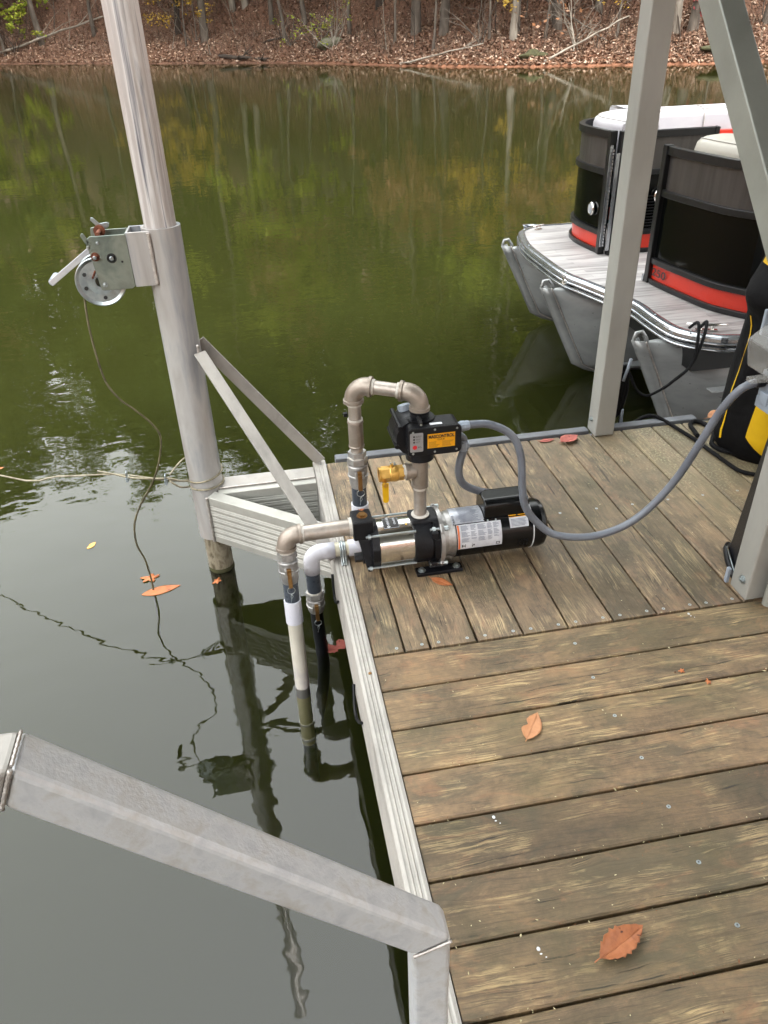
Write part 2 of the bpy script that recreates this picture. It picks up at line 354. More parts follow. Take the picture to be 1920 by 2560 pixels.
def wood(name, rot, gray=0.0):
    """weathered deck board; grain runs along local X (rot=0) or local Y"""
    m, nt, b = newmat(name)
    base = coords(nt, (1, 1, 1), True, rot=(0, 0, R(90) if rot else 0))
    def st(x, y, v=None):
        mp = nt.nodes.new('ShaderNodeMapping'); mp.inputs['Scale'].default_value = (x, y, 1); nt.links.new(v or base, mp.inputs['Vector']); return mp.outputs[0]
    warp = noi(nt, st(2.6, 7), 1.0, 4, .55, .3)
    cmb = nt.nodes.new('ShaderNodeCombineXYZ'); nt.links.new(warp, cmb.inputs[1])
    wv = nt.nodes.new('ShaderNodeVectorMath'); wv.operation = 'MULTIPLY_ADD'; nt.links.new(cmb.outputs[0], wv.inputs[0]); wv.inputs[1].default_value = (0, .05, 0); nt.links.new(base, wv.inputs[2])
    W_ = wv.outputs[0]
    fib = noi(nt, st(9, 300, W_), 1.0, 5, .75, .2)           # fine fibres
    gr = noi(nt, st(3, 95, W_), 1.0, 6, .7, .5)              # growth rings seen on the flat
    blot = noi(nt, st(3.0, 5.5), 1.0, 6, .68, .8); blot2 = noi(nt, st(5, 11), 1.0, 6, .7, .8); tone = noi(nt, st(1.2, 2.2), 1.0, 3, .5)
    fine = noi(nt, base, 55, 5, .75)
    c = ramp(nt, mth(nt, 'ADD', mth(nt, 'MULTIPLY', blot, .75), mth(nt, 'MULTIPLY', fine, .25)), [(.34, '453a2c'), (.44, '5f4f3b'), (.52, '735e46'), (.60, '856b4d'), (.70, '8f7656')])
    c = mixc(nt, mth(nt, 'MULTIPLY', ramp(nt, blot2, [(.50, '000000'), (.62, 'ffffff')]), .6), c, '4a4536')
    c = mixc(nt, mth(nt, 'MULTIPLY', ramp(nt, tone, [(.45, '000000'), (.60, 'ffffff')]), .4), c, '5a5138')
    ob = ramp(nt, noi(nt, st(3.5, 7), 1.6, 6, .72, .9), [(.56, '000000'), (.68, 'ffffff')])
    c = mixc(nt, mth(nt, 'MULTIPLY', ob, .42), c, '94694a')
    msk = ramp(nt, noi(nt, st(4.2, 10), 1.3, 5, .65, .6), [(.49, '000000'), (.63, 'ffffff')])
    pale = mth(nt, 'MULTIPLY', ramp(nt, mth(nt, 'ADD', mth(nt, 'MULTIPLY', fib, .55), mth(nt, 'MULTIPLY', gr, .45)), [(.48, '000000'), (.58, 'ffffff')]), msk)
    c = mixc(nt, mth(nt, 'MULTIPLY', pale, .72), c, 'b8a074')
    c = mixc(nt, mth(nt, 'MULTIPLY', ramp(nt, fib, [(.36, 'ffffff'), (.50, '000000')]), .42), c, '3a3024')
    c = mixc(nt, mth(nt, 'MULTIPLY', ramp(nt, gr, [(.33, 'ffffff'), (.41, '000000')]), .5), c, '382f25')
    crack = mth(nt, 'MULTIPLY', ramp(nt, noi(nt, st(4, 120, W_), 1.0, 2, .5, .2), [(.30, 'ffffff'), (.335, '000000')]), ramp(nt, blot2, [(.42, '000000'), (.52, 'ffffff')]))
    c = mixc(nt, mth(nt, 'MULTIPLY', crack, .85), c, '1c1711')
    vo = nt.nodes.new('ShaderNodeTexVoronoi'); vo.inputs['Scale'].default_value = 1.0; nt.links.new(st(2.1, 5.2, W_), vo.inputs['Vector'])
    kd = mth(nt, 'ADD', vo.outputs['Distance'], mth(nt, 'MULTIPLY', mth(nt, 'SUBTRACT', fine, .5), .03))
    c = mixc(nt, mth(nt, 'MULTIPLY', ramp(nt, kd, [(.0, 'ffffff'), (.035, 'ffffff'), (.05, '202020'), (.062, 'a0a0a0'), (.085, '000000')]), .6), c, '3b2a1c')
    ga = ramp(nt, noi(nt, coords(nt, (1.4, 1.4, 1), True), 1.8, 5, .65), [(.5, '000000'), (.68, 'ffffff')])
    c = mixc(nt, mth(nt, 'MULTIPLY', ga, .34), c, '4c4a2c')
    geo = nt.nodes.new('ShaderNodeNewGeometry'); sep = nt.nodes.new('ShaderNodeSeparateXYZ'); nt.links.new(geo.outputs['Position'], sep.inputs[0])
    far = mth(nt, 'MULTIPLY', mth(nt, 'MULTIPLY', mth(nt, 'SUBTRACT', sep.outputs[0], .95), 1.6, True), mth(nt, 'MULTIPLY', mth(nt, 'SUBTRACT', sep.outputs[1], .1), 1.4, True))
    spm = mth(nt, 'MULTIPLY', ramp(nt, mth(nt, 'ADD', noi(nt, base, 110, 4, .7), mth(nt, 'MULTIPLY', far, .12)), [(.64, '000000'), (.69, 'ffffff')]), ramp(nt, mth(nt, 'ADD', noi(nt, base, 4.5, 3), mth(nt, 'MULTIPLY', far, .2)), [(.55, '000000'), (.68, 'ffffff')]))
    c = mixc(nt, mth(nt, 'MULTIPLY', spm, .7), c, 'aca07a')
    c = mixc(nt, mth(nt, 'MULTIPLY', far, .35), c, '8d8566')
    hsv = nt.nodes.new('ShaderNodeHueSaturation'); oi = nt.nodes.new('ShaderNodeObjectInfo')
    nt.links.new(mth(nt, 'ADD', mth(nt, 'MULTIPLY', oi.outputs['Random'], .42), .80+.1*gray), hsv.inputs['Value'])
    hsv.inputs['Saturation'].default_value = 1.0-.4*gray
    nt.links.new(c, hsv.inputs['Color']); nt.links.new(hsv.outputs[0], b.inputs['Base Color'])
    nt.links.new(mth(nt, 'ADD', mth(nt, 'MULTIPLY', blot, -.5), .82, True), b.inputs['Roughness'])
    h = mth(nt, 'SUBTRACT', mth(nt, 'ADD', mth(nt, 'MULTIPLY', fib, .9), mth(nt, 'MULTIPLY', gr, .9)), mth(nt, 'MULTIPLY', crack, .8))
    bump(nt, b, h, .6, .003)
    return m
WOODX = wood('deck_board_across', 0); WOODY = wood('deck_board_along', 1, .18)
WOODD = pmat('dark_joist', '1c1812', '2a241b', 5, .8, 0, .3)

def vinyl_deck():
    m, nt, b = newmat('boat_deck_vinyl')
    t = nt.nodes.new('ShaderNodeTexCoord'); mp = nt.nodes.new('ShaderNodeMapping'); mp.inputs['Scale'].default_value = (1, 1, 1)
    nt.links.new(t.outputs['Object'], mp.inputs[0])
    br = nt.nodes.new('ShaderNodeTexBrick'); br.inputs['Scale'].default_value = 1; br.inputs['Brick Width'].default_value = .55; br.inputs['Row Height'].default_value = .05
    br.inputs['Mortar Size'].default_value = .0012; br.inputs['Color1'].default_value = lin('757271'); br.inputs['Color2'].default_value = lin('a09d9b'); br.inputs['Mortar'].default_value = lin('4a4644')
    nt.links.new(mp.outputs[0], br.inputs[0])
    g = noi(nt, coords(nt, (6, 90, 1)), 1, 4, .6)
    c = mixc(nt, mth(nt, 'MULTIPLY', ramp(nt, g, [(.35, '000000'), (.65, 'ffffff')]), .55), br.outputs[0], 'aeabaa')
    g2 = noi(nt, coords(nt, (3, 30, 1)), 1, 3, .6)
    c = mixc(nt, mth(nt, 'MULTIPLY', ramp(nt, g2, [(.52, '000000'), (.66, 'ffffff')]), .6), c, '55504f')
    nt.links.new(c, b.inputs['Base Color']); b.inputs['Roughness'].default_value = .45; return m
VDECK = vinyl_deck()

# ------------------------------------------------------------------ water
WATER_Z = -0.42
def water_mat():
    m = bpy.data.materials.new('lake_water'); m.use_nodes = True; nt = m.node_tree; nt.nodes.clear()
    out = nt.nodes.new('ShaderNodeOutputMaterial')
    tr = nt.nodes.new('ShaderNodeBsdfTransparent'); tr.inputs[0].default_value = (1, 1, 1, 1)
    gl = nt.nodes.new('ShaderNodeBsdfGlossy'); gl.inputs['Roughness'].default_value = .012
    fr = nt.nodes.new('ShaderNodeFresnel'); fr.inputs['IOR'].default_value = 1.52
    mx = nt.nodes.new('ShaderNodeMixShader')
    co = coords(nt, (1, 1, 1))
    geo = nt.nodes.new('ShaderNodeNewGeometry'); sep = nt.nodes.new('ShaderNodeSeparateXYZ'); nt.links.new(geo.outputs['Position'], sep.inputs[0])
    n1 = noi(nt, coords(nt, (1, 1.5, 1)), 5.5, 2, .5)
    n2 = noi(nt, coords(nt, (1, 1.6, 1), rot=(0, 0, .5)), 17, 2, .5)
    n3 = noi(nt, coords(nt, (1, 1.2, 1)), 1.6, 2, .5)
    patch = ramp(nt, noi(nt, coords(nt, (1, 1, 1)), .55, 2, .5), [(.45, '202020'), (.66, 'ffffff')])
    far = mth(nt, 'SUBTRACT', .44, mth(nt, 'MULTIPLY', mth(nt, 'MULTIPLY', mth(nt, 'SUBTRACT', sep.outputs[1], 2.0), .12, True), .26))
    h = mth(nt, 'ADD', mth(nt, 'MULTIPLY', n1, .0042), mth(nt, 'MULTIPLY', mth(nt, 'MULTIPLY', n2, patch), .0004))
    h = mth(nt, 'ADD', h, mth(nt, 'MULTIPLY', n3, .008))
    h = mth(nt, 'MULTIPLY', h, far)
    bn = nt.nodes.new('ShaderNodeBump'); bn.inputs['Strength'].default_value = 1; bn.inputs['Distance'].default_value = 1
    nt.links.new(h, bn.inputs['Height'])
    nt.links.new(bn.outputs[0], gl.inputs['Normal']); nt.links.new(bn.outputs[0], fr.inputs['Normal'])
    nt.links.new(fr.outputs[0], mx.inputs[0]); nt.links.new(tr.outputs[0], mx.inputs[1]); nt.links.new(gl.outputs[0], mx.inputs[2])
    nt.links.new(mx.outputs[0], out.inputs['Surface'])
    pv = nt.nodes.new('ShaderNodeVolumePrincipled'); pv.inputs['Color'].default_value = (.116, .130, .034, 1); pv.inputs['Density'].default_value = 1.5
    pv.inputs['Absorption Color'].default_value = (0, 0, 0, 1)
    nt.links.new(pv.outputs[0], out.inputs['Volume'])
    return m
w = MB(); w.box((-320, -320, -8), (320, 320, WATER_Z))
tag(w.build('water', water_mat(), origin=(0, 0, 0)), kind='structure')

# ------------------------------------------------------------------ far bank
CX, CY = -0.22, -1.67
SH = [(-180, 40), (-120, 32), (-90, 30), (-60, 31), (-40, 36), (-28, 48), (-21, 66), (-17, 76), (-13.2, 79), (-6.4, 66), (-1, 60), (3.5, 55.5), (7.5, 51), (11.2, 46.4), (15, 43.5), (19, 41.8), (22.7, 41.4), (30, 41.0), (38, 42), (50, 46), (70, 50), (110, 45), (180, 40)]
_sa = [a for a, d in SH]; _sd = [d for a, d in SH]
def shore(az): return float(np.interp(az, _sa, _sd)) + .25*math.sin(az*2.1)+.18*math.sin(az*5.3+1)+.1*math.sin(az*13)
def bank_z(s, az):
    if s < 0: return max(WATER_Z+.16*s, -6)
    z = WATER_Z+.05+.35*min(s, .9)
    if s > .9: z += .26*(min(s, 7)-.9)
    if s > 7: z += .5*(min(s, 75)-7)
    return z
def bank_pt(az, s, dz=0):
    d = shore(az)+s; a = R(az)
    x = CX+d*math.sin(a); y = CY+d*math.cos(a)
    n = mnoise.noise(V((x*.35, y*.35, 0)))*.35+mnoise.noise(V((x*1.3, y*1.3, 3)))*.1
    return V((x, y, bank_z(s, az)+n*min(max(s, 0)*.6, 1)+dz))
azs = [-180+i*6 for i in range(23)]+[-42+i*.25 for i in range(1, 372)]+[54+i*6 for i in range(22)]
ss = [-60, -30, -12, -6, -2, -.8, -.3, -.1, .1, .3, .6, .9, 1.3, 1.8, 2.4, 3, 3.8, 4.6, 5.5, 6.5, 7.5, 9, 11, 14, 18, 24, 32, 45, 60, 76, 110, 200]
g = MB(); rows = [[bank_pt(az, max(s, -shore(az)+1.0)) for az in azs] for s in ss]
g.grid(rows)
def ground_mat():
    m, nt, b = newmat('forest_floor')
    n = noi(nt, coords(nt), 7, 6, .7); n2 = noi(nt, coords(nt), .4, 4, .6)
    c = ramp(nt, n, [(.3, '33231a'), (.45, '55392a'), (.58, '6e4f3c'), (.75, '8c6d5a')])
    geo = nt.nodes.new('ShaderNodeNewGeometry'); sep = nt.nodes.new('ShaderNodeSeparateXYZ'); nt.links.new(geo.outputs['Position'], sep.inputs[0])
    clay = mth(nt, 'MULTIPLY', ramp(nt, mth(nt, 'ADD', mth(nt, 'MULTIPLY', sep.outputs[2], -1), mth(nt, 'MULTIPLY', mth(nt, 'SUBTRACT', n2, .5), .7)), [(.0, '000000'), (.18, 'ffffff')]), mth(nt, 'MULTIPLY', mth(nt, 'SUBTRACT', sep.outputs[0], 2), .12, True))
    c = mixc(nt, mth(nt, 'MULTIPLY', clay, .7), c, '7e5238')
    nt.links.new(c, b.inputs['Base Color']); b.inputs['Roughness'].default_value = .95
    bump(nt, b, n, .8, .08); return m
tag(g.build('shore_ground', ground_mat(), origin=(0, 0, 0)), kind='structure')

rng = np.random.default_rng(4)
def scatter_leaves(name, n, az0, az1, s0, s1, size, mat, pw=1.3, label=None, lift=.02):
    az = rng.uniform(az0, az1, n); s = s0+(s1-s0)*rng.uniform(0, 1, n)**pw
    vs = []; fs = []
    for i in range(n):
        p = bank_pt(az[i], s[i]); p.z += lift+rng.uniform(0, .05)
        sz = size*rng.uniform(.5, 1.3); q = rng.normal(0, .45, 3); a = rng.uniform(0, 6.28)
        u = V((math.cos(a), math.sin(a), q[0]))*sz; v = V((-math.sin(a), math.cos(a), q[1]))*sz*.6; k = V((0, 0, sz*.25*q[2]))
        o = len(vs); vs += [p-u, p-v*.9+k, p+u, p+v*.9+k]; fs.append((o, o+1, o+2, o+3))
    m = MB(); m.v = [tuple(p) for p in vs]; m.f = fs; m.m = [0]*len(fs); m.sm = [False]*len(fs)
    o = m.build(name, mat, origin=(0, 0, 0)); tag(o, kind='stuff'); return o
scatter_leaves('leaf_litter', 60000, -17, 36, .05, 17, .085, LITTER, 1.5)

def recs(mb, p, d, L, r, depth, rg, n=6, bend=.18, ends=None, seg=4, up_=.12, br=3, mat=0):
    """a limb that bends and forks; collects twig ends"""
    pts = [p]; rs = [r]; dd = d.normalized()
    for i in range(seg):
        dd = (dd+V((rg.uniform(-bend, bend), rg.uniform(-bend, bend), rg.uniform(-bend, bend)+up_*.3))).normalized()
        pts.append(pts[-1]+dd*L/seg); rs.append(r*(1-.75*(i+1)/seg))
    mb.tube(pts, rs, n, mat, cap=False)
    if depth > 0:
        for k in range(br):
            i = rg.randint(max(1, seg//3), seg); q = pts[i]; ax = (pts[i]-pts[i-1]).normalized()
            side = ax.cross(V((rg.uniform(-1, 1), rg.uniform(-1, 1), rg.uniform(-1, 1)))).normalized()
            recs(mb, q, ax*.55+side*rg.uniform(.5, .95)+V((0, 0, up_)), L*rg.uniform(.45, .7), max(rs[i]*.75, .006), depth-1, rg, max(3, n-1), bend*1.2, ends, max(3, seg-1), up_, br, mat)
    elif ends is not None: ends.append(pts[-1]); ends.append(pts[-2])

def tree_proto(seed, h, r, bark, fol, leaves=2600, lo=.35, spread=.22, leafsz=.26, lean=0.0, crown=True, limbs=14):
    rg = random.Random(seed); t = MB(); ends = []
    pts = []; rs = []; x = y = 0
    for i in range(13):
        f = i/12; x += rg.uniform(-.012, .012)*h+lean*h/12; y += rg.uniform(-.008, .008)*h
        pts.append(V((x, y, f*h-.3 if i == 0 else f*h))); rs.append(r*(1.35 if i == 0 else 1)*(1-.86*f)+.01)
    t.tube(pts, rs, 9, 0, cap=False)
    for k in range(limbs):
        f = lo+(1-lo)*(k+.5)/limbs*.95; i = min(int(f*12), 11); p = pts[i].lerp(pts[i+1], f*12-i)
        a = k*2.4+rg.uniform(-.5, .5); L = h*spread*(1.15-.75*f)*rg.uniform(.75, 1.25)
        recs(t, p, V((math.cos(a), math.sin(a), rg.uniform(.15, .7))), L, rs[i]*.42, 2, rg, 5, .2, ends, 4)
    parts = [t]
    if crown:
        c = MB(); vs = []; fs = []
        for j in range(leaves):
            e = ends[rg.randrange(len(ends))]; sg = h*.022
            p = e+V((rg.gauss(0, sg), rg.gauss(0, sg), rg.gauss(0, sg*.7)))
            sz = leafsz*rg.uniform(.5, 1.4); u = V((rg.gauss(0, 1), rg.gauss(0, 1), rg.gauss(0, .6))).normalized()
            v = u.cross(V((rg.gauss(0, 1), rg.gauss(0, 1), rg.gauss(0, 1)))).normalized()
            o = len(vs); vs += [p-u*sz, p-v*sz*.5, p+u*sz, p+v*sz*.5]; fs.append((o, o+1, o+2, o+3))
        c.v = [tuple(q) for q in vs]; c.f = fs; c.m = [0]*len(fs); c.sm = [False]*len(fs); parts.append(c)
    def make(loc, rz, sc, label, group=None, name='tree', cat='tree'):
        e = thing(name, label, cat, tuple(loc), group); e.rotation_euler = (0, 0, rz); e.scale = (sc, sc, sc)
        if 'me' not in cache:
            cache['me'] = []
            for k, mb in enumerate(parts):
                me = bpy.data.meshes.new(('trunk', 'crown')[k]); me.from_pydata(mb.v, [], mb.f); me.materials.append(bark if k == 0 else fol)
                me.polygons.foreach_set('use_smooth', mb.sm); me.update(); cache['me'].append(me)
        for k, me in enumerate(cache['me']):
            o = bpy.data.objects.new(('trunk', 'crown')[k], me); col.objects.link(o); o.parent = e
        return e
    cache = {}
    return make

green = [tree_proto(11, 30, .22, BARKG, FOL_G, 6500, .3, .24, .30), tree_proto(12, 33, .24, BARKG, FOL_G, 6000, .42, .22, .30)]
dark = [tree_proto(13, 32, .22, BARKD, FOL_D, 8000, .22, .2, .30), tree_proto(14, 27, .2, BARKD, FOL_D, 7000, .15, .22, .28)]
ygr = tree_proto(15, 24, .17, BARKG, FOL_Y, 5500, .2, .28, .28)
yel = tree_proto(16, 17, .13, BARKG, FOL_Y2, 2600, .25, .3, .22)
ora = tree_proto(17, 18, .15, BARKG, FOL_O, 3600, .25, .28, .24)
bare = tree_proto(18, 28, .19, BARKP, None, 0, .35, .2, crown=False)
bare2 = tree_proto(19, 22, .13, BARKG, None, 0, .25, .22, crown=False, limbs=18)
rg = random.Random(5)
front = [
 (green[0], -10.6, 4.0, .95, 'dark leaning trunk at the left end of the far bank, under green leaves', 0),
 (bare2, -7.6, 6.5, 1.0, 'thin grey bare tree on the bank just left of the pole top', 0),
 (dark[1], -2.6, 6.0, .9, 'short dark leaning trunk on the bank to the right of the pole', 0),
 (green[1], -1.0, 4.6, .95, 'grey trunk with a dark flared foot above the fallen log', 0),
 (bare, .9, 9.0, 1.0, 'pale bare trunk reflected as the left one of two long stripes', 0),
 (bare, 1.9, 9.6, 1.05, 'pale bare trunk reflected as the right one of two long stripes', 0),
 (bare2, 3.2, 7.5, 1.1, 'slim bare tree upslope of the mossy boulder, left side', 0),
 (ora, 5.4, 7.0, 1.0, 'brown-leaved tree behind the mossy boulder', 0),
 (bare2, 8.0, 5.0, .8, 'dark stick-thin tree rising beside the mossy boulder', 0),
 (dark[0], 9.9, 8.5, 1.0, 'dark trunk in the middle of the far bank', 0),
 (green[1], 12.3, 4.2, .95, 'straight grey trunk, left one of the middle pair', 0),
 (green[0], 14.1, 4.6, .95, 'wide grey trunk, right one of the middle pair', 0),
 (bare, 18.2, 2.9, .8, 'slender pale tree forking low over the water edge', 0),
 (bare2, 18.8, 3.6, .9, 'dark bent tree growing against the pale forked one', 0),
 (green[0], 21.1, 5.6, .9, 'grey trunk behind the overhanging bare branches', 0),
 (ygr, 23.9, 7.0, .9, 'yellow-green tree left of the front dock post top', 0),
 (bare, 28.4, 3.6, .8, 'pale straight trunk between the post and the slanting brace, left', 0),
 (green[1], 29.2, 4.2, .8, 'mossy-footed grey trunk between the post and the slanting brace', 0),
 (bare2, 30.6, 2.6, .4, 'short black leaning trunk beside the slanting brace', 0),
 (ora, 33.0, 5.0, .9, 'brown-leaved tree to the right of the slanting brace', 0),
]
for mk, az, s, sc, lab, _ in front: mk(bank_pt(az, s), rg.uniform(0, 6.28), sc, lab)
G = 'tall trees of the far wood, behind the front row'
kinds = {'g': (green, 'tall green tree deep in the far wood'), 'd': (dark, 'tall dark evergreen deep in the far wood'), 'y': ([ygr], 'yellow-green tree deep in the far wood'), 'o': ([ora], 'orange-brown tree deep in the far wood'), 'l': ([yel], 'small yellow-leaved tree in the far wood'), 'b': ([bare], 'pale bare tree deep in the far wood')}
for row, (s0, cnt, a0, a1) in enumerate(((13, 30, -36, 46), (22, 28, -36, 46), (34, 24, -34, 46))):
    for i in range(cnt):
        az = a0+(a1-a0)*(i+rg.uniform(.1, .9))/cnt; k = rg.choice('gggdddyob' if row < 2 else 'gdgdg')
        if -14.6 < az < -13.0 and row < 2: k = 'o'
        lst, lab = kinds[k]; rg.choice(lst)(bank_pt(az, s0+rg.uniform(-3, 4)), rg.uniform(0, 6.28), rg.uniform(.85, 1.12), lab, G)
for az, s, mk, lab in ((-12.6, 2.5, ygr, 'low yellow-green tree at the left end of the bank'), (-20, 5, ygr, 'yellow-green tree standing beyond the left picture edge'), (-16.5, 3.5, green[0], 'green tree leaning over the water at the left picture edge'), (-25, 6, dark[0], 'dark tree on the near bend of the left bank'), (-2.2, 3.2, yel, 'small yellow-leaved tree right of the pole'), (24.8, 3, yel, 'small yellow tree behind the front dock post'), (11, 3.0, ora, 'small russet tree at the middle of the bank'), (13.4, 2.6, ora, 'bushy orange-brown tree left of the forked tree'), (17.0, 3.0, yel, 'yellow tree crowding the pale forked one'), (20.4, 3.2, ora, 'orange-brown tree over the moss mound'), (4.2, 3.6, ygr, 'yellow-green tree left of the mossy boulder'), (-5.0, 3.6, yel, 'yellow-leaved tree directly behind the pole')):
    mk(bank_pt(az, s), rg.uniform(0, 6.28), .45 if mk in (yel, ora) else .62, lab)

# shrubs and saplings on the bank
def shrub(loc, h, n, bark, label, cat, fol=None, leaves=0, seed=0, spread=.6, name='shrub', ls=.07, arch=0):
    r_ = random.Random(seed); e = thing(name, label, cat, tuple(loc)); t = MB(); ends = []; L = V(loc)
    for k in range(n):
        a = r_.uniform(0, 6.28); d = V((math.cos(a)*spread, math.sin(a)*spread, 1))
        recs(t, L+V((r_.uniform(-.15, .15), r_.uniform(-.15, .15), -.05)), d, h*r_.uniform(.6, 1.1), .035, 2, r_, 5, .25+arch, ends, 5, .1-arch)
    t.build('stems', bark, e)
    if fol and ends:
        c = MB()
        for j in range(leaves):
            p = ends[r_.randrange(len(ends))]+V((r_.gauss(0, .12), r_.gauss(0, .12), r_.gauss(0, .1)))
            u = V((r_.gauss(0, 1), r_.gauss(0, 1), r_.gauss(0, .5))).normalized()*ls; v = u.cross(V((r_.gauss(0, 1), r_.gauss(0, 1), 1))).normalized()*ls*.6
            c.add([p-u, p-v, p+u, p+v], [(0, 1, 2, 3)])
        c.build('leaves', fol, e)
    return e
shrub(bank_pt(-12.2, 2.0), 4.2, 5, BARKD, 'green-leaved bush at the top left corner of the bank', 'bush', FOL_Y, 1500, 1, .7, ls=.13)
shrub(bank_pt(-1.7, 4.5), 3.6, 4, BARKG, 'arching bush with bright yellow leaves on the bank', 'bush', FOL_Y2, 420, 2, .8, ls=.1)
shrub(bank_pt(7.0, 2.2), 3.4, 6, BARKP, 'bare bush with pale spreading branches over the boulder', 'bush', None, 0, 3, .9)
shrub(bank_pt(6.0, 2.6), 2.6, 4, BARKG, 'sparse green bush just above the mossy boulder', 'bush', FOL_Y, 260, 4, .8, ls=.08)
shrub(bank_pt(22.3, 1.8), 3.6, 5, BARKP, 'bare bush with a few dry pale leaves left of the post', 'bush', FOL_O, 60, 5, .9, ls=.12)
shrub(bank_pt(30.2, 4.5), 2.8, 3, BARKG, 'small bush with pink autumn leaves by the brace', 'bush', FOL_P, 160, 6, .6, ls=.11)
shrub(bank_pt(4.3, 2.4), 2.2, 4, BARKG, 'twiggy leafless bush left of the boulder', 'bush', None, 0, 7, .8)
shrub(bank_pt(-5.5, 2.6), 2.4, 4, BARKG, 'twiggy leafless bush hard by the pole', 'bush', None, 0, 8, .8)
shrub(bank_pt(16.4, 2.6), 2.4, 4, BARKG, 'twiggy leafless bush in front of the fallen branches', 'bush', None, 0, 9, .8)
GS = 'thin bare saplings on the far bank'
ORD = 'first second third fourth fifth sixth seventh eighth ninth tenth eleventh twelfth thirteenth fourteenth fifteenth sixteenth seventeenth eighteenth nineteenth twentieth twenty-first twenty-second twenty-third twenty-fourth twenty-fifth twenty-sixth twenty-seventh twenty-eighth twenty-ninth thirtieth thirty-first thirty-second thirty-third thirty-fourth'.split()
for i in range(34):
    az = -13.5+47*(i+rg.uniform(.1, .9))/34; s = rg.uniform(1.5, 10); t = MB(); p = bank_pt(az, s); h = rg.uniform(1.5, 5)
    recs(t, p-V((0, 0, .1)), V((rg.uniform(-.35, .35), rg.uniform(-.3, .3), 1)), h, rg.uniform(.02, .05), 2, rg, 5, .13, None, 6, .1, 2)
    tag(t.build('sapling', rg.choice((BARKG, BARKD, BARKP)), origin=tuple(p)), 'thin leafless sapling on the far bank, %s counting from the left' % ORD[i], 'sapling', GS)
nv = MB()
for i in range(2600):
    az = rg.uniform(-15, 36); s_ = .8+11*rg.random()**1.1; p = bank_pt(az, s_); h = rg.uniform(.25, 1.5); a = rg.uniform(0, 3.14); w_ = rg.uniform(.008, .02)
    tip = p+V((rg.gauss(0, .35)*h, rg.gauss(0, .3)*h, h)); mid = p.lerp(tip, .5)+V((rg.gauss(0, .08), 0, 0)); u = V((math.cos(a), math.sin(a), 0))*w_
    nv.add([p-u, p+u, mid+u*.8, mid-u*.8, tip], [(0, 1, 2, 3), (3, 2, 4)])
tag(nv.build('undergrowth_twigs', island_mat('twigs', ['2a1f18', '4a3a2e', '3a2c22', '6e6052', '584638']), origin=(0, 0, 0)), kind='stuff')
# fallen wood
def log(az0, s0, az1, s1, r, mat, label, seed, dz=.1, dz1=None):
    r_ = random.Random(seed); a = bank_pt(az0, s0, dz); b_ = bank_pt(az1, s1, dz if dz1 is None else dz1); t = MB()
    P = [a.lerp(b_, i/8)+V((r_.uniform(-.06, .06), r_.uniform(-.06, .06), r_.uniform(-.05, .05))) for i in range(9)]
    t.tube(P, [r*(1-.5*i/8) for i in range(9)], 8)
    for k in range(3):
        i = r_.randint(3, 7); recs(t, P[i], (b_-a).normalized()+V((r_.uniform(-.5, .5), r_.uniform(-.5, .5), r_.uniform(0, .6))), (b_-a).length*.25, r*.4, 1, r_, 5, .2)
    tag(t.build('fallen_branch', mat), label, 'branch')
log(-13.2, 1.6, -6.8, 8, .11, BARKP, 'long pale fallen trunk slanting up behind the pole', 1, .2, .6)
log(-.3, 1.0, 2.8, .3, .14, BARKD, 'dark fallen log lying at the water edge right of the pole', 2, .05)
log(11.3, .1, 16.6, 1.2, .05, BARKP, 'pale dead branch lying in the shallows below the forked tree', 3, .05, .5)
log(20.5, .3, 25.3, 2.4, .055, BARKP, 'thin pale dead branch sloping up to the dock post', 4, .05, .9)
log(20.3, 4.8, 24.2, 1.8, .05, BARKG, 'grey dead limb crossing the leaf litter left of the post', 5, 1.3, .3)
log(2.6, 3.2, 6.5, 6.0, .06, BARKD, 'dark fallen limb half hidden by litter above the log', 6, .1)
def rock(az, s, sx, sy, sz, mat, label, name, seed):
    p = bank_pt(az, s); m = MB(); m.ball(p+V((0, 0, sz*.1)), 1, 0, 14, (sx, sy, sz))
    m.v = [tuple(V(q)+(V(q)-p)*.5*mnoise.noise(V(q)*2.6+V((seed, 0, 0)))) for q in m.v]
    tag(m.build(name, mat), label, name.replace('_', ' '))
rock(6.9, 2.9, .85, .6, .42, ROCK, 'rounded mossy boulder sitting on the far bank', 'boulder', 3)
rock(19.9, 1.5, .75, .4, .2, MOSS, 'low green moss mound at the foot of the forked tree', 'moss_mound', 7)
rock(31.4, 1.5, 1.1, .5, .2, MOSS, 'wide green moss mound on the clay bank by the brace', 'moss_mound', 9)

# ------------------------------------------------------------------ dock
dock = thing('dock', 'weathered plank dock with an aluminium edge frame and pole outrigger', 'dock', (0, 0, 0))
GAP = .0065; TH = .036
def plank_mesh(lx, ly, mat, seed, name='plank'):
    r_ = random.Random(seed); m = MB(); n = 7
    # gently uneven top with cupped edges
    rows = []
    along_x = lx > ly; L = max(lx, ly); W = min(lx, ly)
    for i in range(n+1):
        a = L*i/n; e0 = r_.uniform(-.0012, .0012); e1 = r_.uniform(-.0012, .0012)
        prof = [(0+e0, -TH), (0+e0, -.004), (.004+e0, 0), (W-.004+e1, 0), (W+e1, -.004), (W+e1, -TH)]
        rows.append([(a, w_, z) if along_x else (w_, a, z) for w_, z in prof])
    m.grid(rows, 0, False, True)
    k = len(m.v); m.f.append(tuple(range(5, -1, -1))); m.f.append(tuple(k-6+i for i in range(6))); m.m += [0, 0]; m.sm += [False, False]
    if not along_x: m.f = [tuple(reversed(f)) for f in m.f]
    me = bpy.data.meshes.new(name); me.from_pydata(m.v, [], m.f); me.materials.append(mat); me.update()
    return me
SCREWM = bpy.data.meshes.new('screw')
